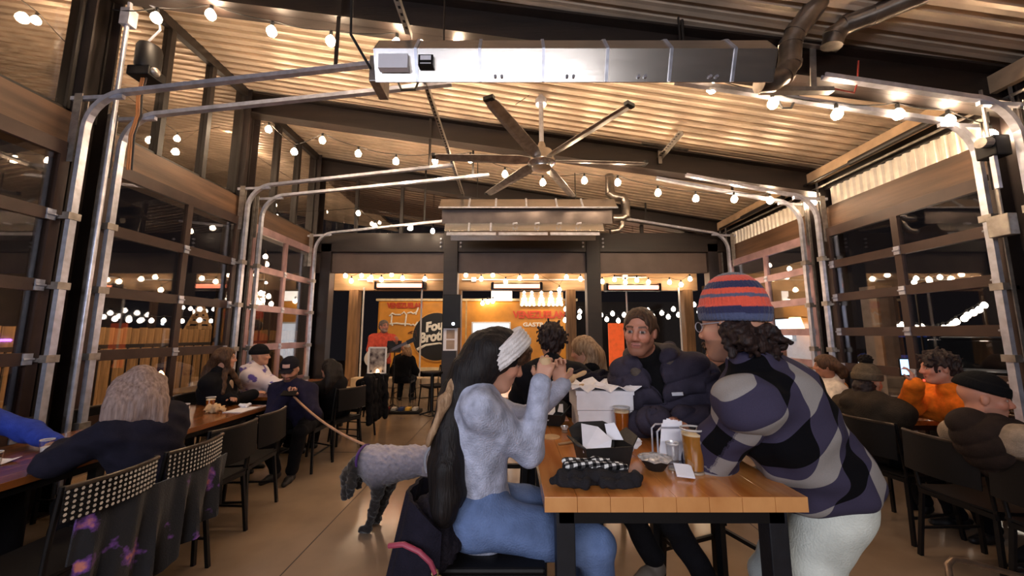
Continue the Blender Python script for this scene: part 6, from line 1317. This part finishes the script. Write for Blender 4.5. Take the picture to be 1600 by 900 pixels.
# 12 --- woman with long black hair
p = at(514, 576, 4.72)
g = person('woman with long straight black hair, back turned, beyond the man in the cap', (-2.27, 4.86, .555), 160, lean=8, head=(-8, 0, 0), headpos=(p.x, p.y, p.z), S_=.97, female=True, h=.011, skin='fair', hands=[(-2.7, 4.8, .81), (-2.7, 5.1, .81)], feet=[(-2.68, 4.85, .08), (-2.64, 5.08, .08)], top=('top', M['black_jacket'], .024))
hair_long(g, HB, [((x, -.075, .03), (p.x + .05, p.y + x * 1.5 - .04, .80 + .02 * math.sin(x * 70)), .038, .03) for x in (-.085, -.06, -.035, -.01, .015, .04, .065, .085)], h=.009, wave=.004)
# 13 --- coat on the chair
Q = SDF(); 
for i in range(5): x = -2.47 + .0 * i; y = 5.34 + .09 * i; Q.chain([(-2.06 + .01 * math.sin(i * 2), y, .86), (-2.03 + .03 * (i % 2), y, .6), (-2.04 + .03 * ((i + 1) % 2), y, .26 + .02 * (i % 3))], [.05, .05, .045], .03)
Q.chain([(-2.06, 5.36, .85), (-2.2, 5.4, .8), (-2.22, 5.5, .62)], [.05, .05, .04], .03); Q.chain([(-2.0, 5.72, .8), (-1.94, 5.78, .55), (-1.93, 5.76, .26)], [.045, .042, .036], .02)
Vv, F = Q.mesh(.012, waves(6, 28, .02)); tag(np_obj('coat', Vv, F, M['black_jacket'], None), 'dark coat draped over the back of a chair by the left far table', 'coat')
# 14 --- guitarist
p = at(600, 510, 7.42)
g = person('bearded guitarist in a salmon t-shirt singing on the stage floor', (-2.66, 7.46, .93), 292, lean=4, head=(25, 4, 0), headpos=(p.x, p.y, p.z), S_=1.04, h=.010, skin='ruddy', beard=BG, hands=[(-2.26, 7.20, 1.33), (-2.56, 7.15, 1.10)], sleeve=.3, elbow=[(.7, -.2, -.6), (-.8, .1, -.3)], feet=[(-2.50, 7.40, .085), (-2.74, 7.42, .085)], knee=[(.3, -1, 0), (-.1, -1, 0)], top=('t_shirt', M['salmon_tee'], .022), bottom='trousers_dark', curl=(1.0, .9), build=1.15, palm=[((.3, -.5, .6), (-.5, 0, .4)), ((.8, -.4, -.2), (0, .9, 0))]); hair_short(g, HG, h=.008, grow=.010, fringe=.045)
gt = empty('guitar', (-2.5, 7.2, 1.1), 'pale acoustic guitar held by the guitarist', 'guitar')
ax_ = Vector((.86, .12, .42)).normalized(); nr = Vector((.15, -1, .05)); nr = (nr - ax_ * nr.dot(ax_)).normalized(); sd = ax_.cross(nr); mt = Matrix((( ax_.x, sd.x, nr.x, -2.62), (ax_.y, sd.y, nr.y, 7.2), (ax_.z, sd.z, nr.z, 1.06), (0, 0, 0, 1)))
out = []
for i in range(40):
    t = 2 * PI * i / 40; x = .235 * math.cos(t); w = (.19 if x < 0 else .145) * math.sin(t); w *= 1 - .22 * math.exp(-((x - .05) / .06) ** 2); out.append((x, w))
q = MB(); v = [mt @ Vector((x, y, z)) for z in (-.05, .05) for x, y in out]; n = 40; q.add(v, [(i, (i + 1) % n, n + (i + 1) % n, n + i) for i in range(n)] + [tuple(range(n - 1, -1, -1)), tuple(range(n, 2 * n))]); q.build('body', mat('guitar_top', 'd9c4a4', .3, 0, .08, 6), gt)
q = MB(); q.lathe([(0, .051), (.05, .051), (.05, .0525), (0, .0525)], n=20, mtx=mt @ Matrix.Translation((.06, 0, 0)), cap0=False, cap1=False); q.build('sound_hole', M['black'], gt)
q = MB(); q.box((.1, -.028, .045), (.62, .028, .066), mtx=mt); q.build('neck', mat('guitar_neck', '3a2418', .4), gt)
q = MB(); q.box((.62, -.04, .035), (.78, .04, .055), mtx=mt); q.build('headstock', M['black'], gt); q = MB(); q.box((-.13, -.07, .05), (-.10, .07, .06), mtx=mt); q.build('bridge', M['black'], gt)
# 15 --- woman in white cap near the stage
p = at(634, 545, 8.35)
g = person('woman with a white cap and black top seated near the stage, back turned', (-2.45, 8.3, .555), 88, lean=4, head=(35, 0, 0), headpos=(p.x, p.y, p.z), S_=1.0, female=True, h=.013, skin='fair', feet=[(-2.58, 8.62, .08), (-2.32, 8.62, .08)], top=('top', M['black_cotton'], .03), build=1.15)
hair_long(g, HBL, [((x, -.07, .02), (p.x + x * 1.5 + .06, p.y - .1, 1.0), .032, .02) for x in (-.07, -.03, .01, .05)], h=.011); Q = SDF(); Q.ell(L2W(g, (0, -.01, .05)), (.098, .118, .09), g.Rh, .01); Q.cone(L2W(g, (0, .1, .04)), L2W(g, (0, .17, .03)), .05, .03, .02); cz15 = L2W(g, (0, 0, .025)); Rz15 = g.Rh[:, 2]; Vv, F = Q.mesh(.009, clip=lambda P: (P - cz15) @ -Rz15); np_obj('cap', Vv, F, M['white_knit'], g.root)
# 16 --- girl in white top
p = at(1289, 572, 3.95)
g = person('brown-haired girl in a white top and ochre scarf at the pitcher table, facing left', (3.18, 4.08, .56), 172, lean=4, head=(-22, -2, 0), headpos=(p.x, p.y, p.z), S_=.95, female=True, h=.010, skin='tan', hands=[(2.95, 3.9, .78), (2.95, 4.2, .78)], feet=[(2.78, 3.98, .08), (2.78, 4.2, .08)], top=('top', M['white_knit'], .024))
hair_long(g, HBR, [((x, -.075, .03), (p.x + .08, p.y + x * 1.3, 1.05), .032, .018) for x in (-.07, -.03, .01, .05)], h=.009); Q = SDF(); Q.chain([g.nk - g.f * .02 + g.up * .02, g.C7 + g.f * .1 - g.up * .1 + g.l * .03, g.P + g.f * .13 + g.up * .15 + g.l * .05], [.06, .035, .03], .02); Q.chain([g.C7 - g.f * .08, g.P - g.f * .13 + g.up * .1], [.05, .07], .03); Vv, F = Q.mesh(.012, waves(3, 30, .012)); np_obj('scarf', Vv, F, M['ochre_cloth'], g.root)
# 17 --- bobble hat
p = at(1357, 597, 3.15)
g = person('person in a brown coat and knit bobble hat with back turned at the pitcher table', (3.10, 3.14, .56), 22, lean=12, head=(-5, -4, 0), headpos=(p.x, p.y, p.z), S_=1.0, h=.0095, skin='tan', hands=[(3.45, 3.5, .81), (3.46, 3.36, .83)], elbow=[(-.4, .8, -.4), (.2, -.6, -.8)], feet=[(3.5, 3.3, .08), (3.5, 3.1, .08)], top=('coat', M['olive_coat'], .034), build=1.08, fold=.012, hood=True)
beanie(g, cloth('knit_olive', '5a4c3c', bump=.8, bscale=90), h=.0065, top=.035, low=.005, tilt=0, pom=(.045, cloth('pom_dark', '1a1512', bump=.8))); Q = SDF(); Q.cone(L2W(g, (0, -.06, -.04)), L2W(g, (0, -.05, -.12)), .075, .07, .03); Vv, F = Q.mesh(.01, waves(2, 90, .008)); np_obj('hair', Vv, F, HD, g.root)
# 18 --- man in orange
p = at(1466, 575, 2.95)
g = person('dark-haired man in an orange jacket raising a phone at the right wall', (3.84, 3.06, .56), 172, lean=26, head=(-16, -4, 0), headpos=(p.x, p.y, p.z), S_=1.0, h=.0085, skin='ruddy', brow=hexc('1c120e'), hands=[(3.46, 3.35, .83), (3.14, 2.92, 1.10)], elbow=[(.2, -.9, -.8), (-.2, .5, -1)], palm=[None, ((0, .1, 1), (-.6, .6, .1))], curl=(.6, .9), feet=[(3.5, 2.86, .08), (3.5, 3.06, .08)], top=('jacket', M['orange_jacket'], .03), build=1.05, fold=.006)
hair_short(g, HD, h=.006, grow=.014, noise=.014, fringe=.045, tuft=.03)
ph = empty('phone', (3.12, 2.96, 1.22), 'bright-screened phone held up by the man in orange', 'phone'); q = MB(); q.box((3.085, 2.955, 1.17), (3.155, 2.967, 1.31)); q.build('case', M['black'], ph, bevel=.003); q = MB(); q.box((3.09, 2.95, 1.18), (3.15, 2.955, 1.30)); q.build('screen', mat('phone_screen', '9fc0ff', .2, emit=(.35, .6, 1), estr=1.2), ph)
# 19 --- man in black beanie
p = at(1537, 622, 2.27)
g = person('older man in a black knit cap, quilted vest and grey sleeves at the right table', (3.08, 2.10, .56), -8, lean=13, head=(-34, -6, 0), headpos=(p.x, p.y, p.z), S_=1.0, h=.0068, skin='ruddy', beard=(hexc('8a6a5a'), .35), hands=[(3.50, 2.16, .80), (3.50, 1.95, .80)], elbow=[(-.3, .8, -.6), (-.3, -.8, -.6)], feet=[(3.16, 2.46, .09), (3.5, 2.0, .09)], top=('knit_sweater', M['grey_knit'], .024), bottom='trousers_dark', fold=.010)
beanie(g, M['black_cotton'], h=.006, top=.03, low=.03, tilt=-14, pom=None)
Q = SDF(); Q.ell(g.ch + g.up * .02, (.205, .16, .24), g.Rt, .05); Q.ell(g.P + g.up * .1, (.19, .15, .18), g.Rt, .06); Q.cone(g.C7 - g.up * .04 - g.f * .01, g.nk + g.up * .01, .10, .085, .03)
Vv, F = Q.mesh(.009); N_ = vert_normals(Vv, F); hh_ = (Vv - g.P) @ g.up; Vv = Vv + N_ * (.012 * np.sqrt(np.abs(np.sin(PI * hh_ / .07))))[:, None]; np_obj('quilted_vest', Vv, F, M['brown_vest'], g.root)
for sx in (.02, .07):
    q = MB(); d = Vector((math.cos(R(8)), math.sin(R(8)), 0)); sd_ = Vector((-d.y, d.x, 0)); c = Vector((3.16, 2.46, .075)) + d * sx
    q.tube([c + sd_ * (.046 * math.cos(t)) + Vector((0, 0, -.035 + .052 * math.sin(t))) + d * (.02 * math.sin(t)) for t in np.linspace(-.2, PI + .2, 12)], .009, 6); q.build('shoe_stripe', M['white'], g.root, True)
# ================================================================ dog
DOG = mat('dog_fur', 'ffffff', .9, 0, .2, 30, .6, 70, attr='Col', sheen=.3)
D0 = np.array((-.86, 3.05, 0)); dg_ = empty('dog', (D0[0], D0[1], 0), 'curly grey dog with dark head and legs on a leash, head lowered, in the aisle', 'dog')
Q = SDF(); w = lambda x, y, z: D0 + np.array((x, y, z))
Q.chain([w(-.24, 0, .50), w(-.12, 0, .47), w(.05, .01, .49), w(.22, .03, .50), w(.32, .03, .50)], [.125, .135, .115, .105, .10], .04); Q.ball(w(-.2, 0, .42), .115, .05)                # chest, tucked belly, croup
Q.chain([w(-.29, -.01, .53), w(-.36, -.02, .47), w(-.40, -.03, .42)], [.085, .065, .06], .03)                                                                              # neck reaching down
Q.ell(w(-.41, -.03, .39), (.07, .07, .075), None, .03); Q.cone(w(-.425, -.035, .36), w(-.435, -.045, .26), .045, .03, .02); Q.ball(w(-.437, -.047, .235), .016, .01)
for s_ in (-1, 1): Q.chain([w(-.37, -.03 + s_ * .06, .42), w(-.36, -.03 + s_ * .085, .36), w(-.37, -.03 + s_ * .08, .29)], [.03, .034, .024], .02)
for s_, dx, dz in ((-1, 0., 0), (1, .05, 0.)):
    Q.chain([w(-.19 + dx, s_ * .075, .44), w(-.17 + dx, s_ * .075, .30), w(-.20 + dx * .5, s_ * .07, .16), w(-.235 + dx * .5, s_ * .07, .045)], [.07, .042, .033, .026], .03); Q.cone(w(-.235 + dx * .5, s_ * .07, .03), w(-.285 + dx * .5, s_ * .07, .024), .03, .024, .015)
Q.chain([w(.27, -.08, .46), w(.20, -.09, .29), w(.33, -.09, .18), w(.30, -.09, .05)], [.10, .055, .034, .027], .03); Q.cone(w(.30, -.09, .028), w(.245, -.09, .024), .03, .024, .015)
Q.chain([w(.28, .09, .46), w(.26, .10, .28), w(.40, .10, .19), w(.40, .10, .05)], [.10, .055, .034, .027], .03); Q.cone(w(.40, .10, .028), w(.345, .10, .024), .03, .024, .015)
Q.chain([w(.38, .03, .54), w(.46, .03, .61), w(.50, .03, .69)], [.035, .03, .02], .03)
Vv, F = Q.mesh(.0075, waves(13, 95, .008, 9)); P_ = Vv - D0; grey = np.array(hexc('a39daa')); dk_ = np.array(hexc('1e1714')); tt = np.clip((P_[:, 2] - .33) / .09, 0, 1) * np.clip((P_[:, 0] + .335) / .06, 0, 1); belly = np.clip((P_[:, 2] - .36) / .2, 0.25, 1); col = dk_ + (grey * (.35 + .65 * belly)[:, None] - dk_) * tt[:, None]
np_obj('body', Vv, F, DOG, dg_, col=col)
q = MB(); pts = [Vector(w(-.31 + .085 * .35 * math.cos(t), -.01 + .088 * math.cos(t), .53 + .09 * math.sin(t))) for t in np.linspace(0, 2 * PI, 17)]; q.tube(pts, .011, 6, cap=False); q.build('collar', mat('collar_purple', '4a2a6a', .6), dg_, True)
a = Vector((-2.31, 3.97, .85)); b = Vector(w(-.31, -.0, .62)); q = MB(); n = 14
v = []
for i in range(n + 1): t = i / n; p_ = a.lerp(b, t); p_.z -= .05 * 4 * t * (1 - t); v.append(p_)
q.tube(v, .011, 6); tag(q.build('leash', mat('leash_tan', 'b58a6c', .7), smooth=True), 'tan leash from the hands of the man in the cap to the dog', 'leash')
# ================================================================ coats and bags near the camera
NAV = cloth('wool_navy', '191622', bump=.5, bscale=200)
def drape(name, top, bottom, m, label, cat, folds=7, amp=.03, n=48, k=14, thick=.012, sag=.0, parent=None, seed=0):
    """hanging cloth: lofted from a top line to a hem, with folds that deepen towards the hem"""
    def samp(P, t):
        P = [Vector(p) for p in P]; L = [(P[i + 1] - P[i]).length for i in range(len(P) - 1)]; s_ = t * sum(L)
        for i, l in enumerate(L):
            if s_ <= l or i == len(L) - 1: return P[i].lerp(P[i + 1], min(1, s_ / l))
            s_ -= l
    gr = []; r_ = random.Random(seed); ph = [r_.uniform(0, 6.28) for _ in range(4)]
    for i in range(n + 1):
        t = i / n; a = samp(top, t); b = samp(bottom, t); tn = (samp(bottom, min(1, t + .03)) - samp(bottom, max(0, t - .03))).normalized(); nn = Vector((tn.y, -tn.x, 0)); row = []
        for j in range(k + 1):
            s_ = j / k; p = a.lerp(b, s_); w = (math.sin(t * folds * 2 * PI + ph[0] + .8 * math.sin(s_ * 3 + ph[1])) + .5 * math.sin(t * folds * 3.3 * PI + ph[2])) * amp * (.15 + s_)
            row.append(tuple(p + nn * w + Vector((0, 0, .01 * math.sin(t * 9 + ph[3]) * s_))))
        gr.append(row)
    q = MB(); q.sheet(gr, thick=thick); o = q.build(name, m, parent, True); return tag(o, label, cat)
ct = drape('coat', [(-.30, 1.62, .90), (-.36, 1.52, .945), (-.365, 1.33, .965), (-.31, 1.24, .955), (-.22, 1.23, .88)], [(-.44, 1.72, .05), (-.55, 1.54, .03), (-.56, 1.22, .02), (-.40, 1.12, .02), (-.24, 1.15, .04)], NAV, 'navy wool coat with shiny buttons hung behind the woman with the headband', 'coat', 5, .022)
for z in (.62, .50, .38): q = MB(); q.lathe([(0, 0), (.012, 0), (.013, .004), (0, .006)], n=12, mtx=Matrix.Translation((-.305 - .06 * (.62 - z), 1.185, z + .08)) @ Matrix.Rotation(R(90), 4, 'X')); q.build('button', M['galv'], ct)
bg = empty('handbag', (-.28, 1.3, .70), 'dark furry handbag with a pink strap and gold clasp over the coat', 'bag')
Q = SDF(); Q.ell((-.265, 1.34, .885), (.075, .06, .07), None, .02); Q.ell((-.23, 1.30, .80), (.05, .045, .05), None, .03); Vv, F = Q.mesh(.008, waves(12, 80, .014)); np_obj('pouch', Vv, F, FUR, bg)
q = MB(); q.tube([(-.38, 1.22, .85), (-.33, 1.20, .865), (-.28, 1.19, .85), (-.245, 1.19, .82), (-.23, 1.19, .79)], .008, 8); q.build('strap', mat('strap_pink', '9a3c50', .5), bg, True)
GOLD = mat('clasp_gold', 'c9b080', .25, .9); q = MB()
for i in range(5): c = Vector((-.23 + .013 * i, 1.19, .79 - .018 * i)); q.tube([c + Vector((.009 * math.cos(t), 0, .011 * math.sin(t))) for t in np.linspace(0, 2 * PI, 9)], .0035, 6, cap=False)
k_ = q.build('chain', GOLD, bg, True); k_['kind'] = 'stuff'; q = MB(); q.box((-.175, 1.18, .68), (-.135, 1.21, .71)); q.build('clasp', GOLD, bg, bevel=.006)
q = MB(); c = [Vector((-.33 + .028 * math.cos(t), 1.58, .98 + .055 * math.sin(t))) for t in np.linspace(-.6, PI + .9, 14)]; q.tube(c, .008, 8); tag(q.build('metal_hoop', M['galv'], smooth=True), 'curved shiny handle behind the long hair of the woman with the headband', 'hoop')
# floral coat on the near chairs, rucksack under the table
FL = mat('floral_print', '0e0c12', .85, 0, 0, 9, .3, 120, color2='c8a898', sheen=.2); rp = [n for n in FL.node_tree.nodes if n.type == 'VALTORGB'][0]; rp.color_ramp.elements[0].position = .6; rp.color_ramp.elements[1].position = .66; rp.color_ramp.elements[1].color = (*hexc('6a3c8a'), 1); e = rp.color_ramp.elements.new(.72); e.color = (*hexc('c87a6a'), 1)
drape('floral_coat', [(-2.0, 1.80, .66), (-1.93, 2.0, .70), (-1.915, 2.3, .69), (-1.93, 2.6, .70)], [(-1.97, 1.74, .06), (-1.90, 1.98, .16), (-1.88, 2.3, .30), (-1.92, 2.56, .40)], FL, 'black floral coat hanging across the backs of the two pierced chairs', 'coat', 6, .03)
rk = empty('rucksack', (-2.25, 1.72, 0), 'speckled grey rucksack with a pale tag under the near left chair', 'bag'); GRY = mat('rucksack_grey', '4a4644', .85, 0, .4, 60, .4, 120)
Q = SDF(); Q.ell((-2.36, 1.70, .24), (.17, .13, .23), None, .03); Q.ell((-2.22, 1.68, .17), (.07, .1, .13), None, .03); Vv, F = Q.mesh(.010, waves(9, 24, .01), clip=lambda P: .005 - P[..., 2]); np_obj('bag_body', Vv, F, GRY, rk)
q = MB(); q.box((-2.28, 1.58, .36), (-2.17, 1.585, .45)); q.build('tag', mat('tag_pale', 'b8b4c8', .6, 0, .2, 30), rk); q = MB(); q.tube([(-2.45, 1.66, .46), (-2.4, 1.65, .53), (-2.3, 1.65, .53), (-2.26, 1.66, .46)], .012, 8); q.build('handle', M['rubber'], rk, True)
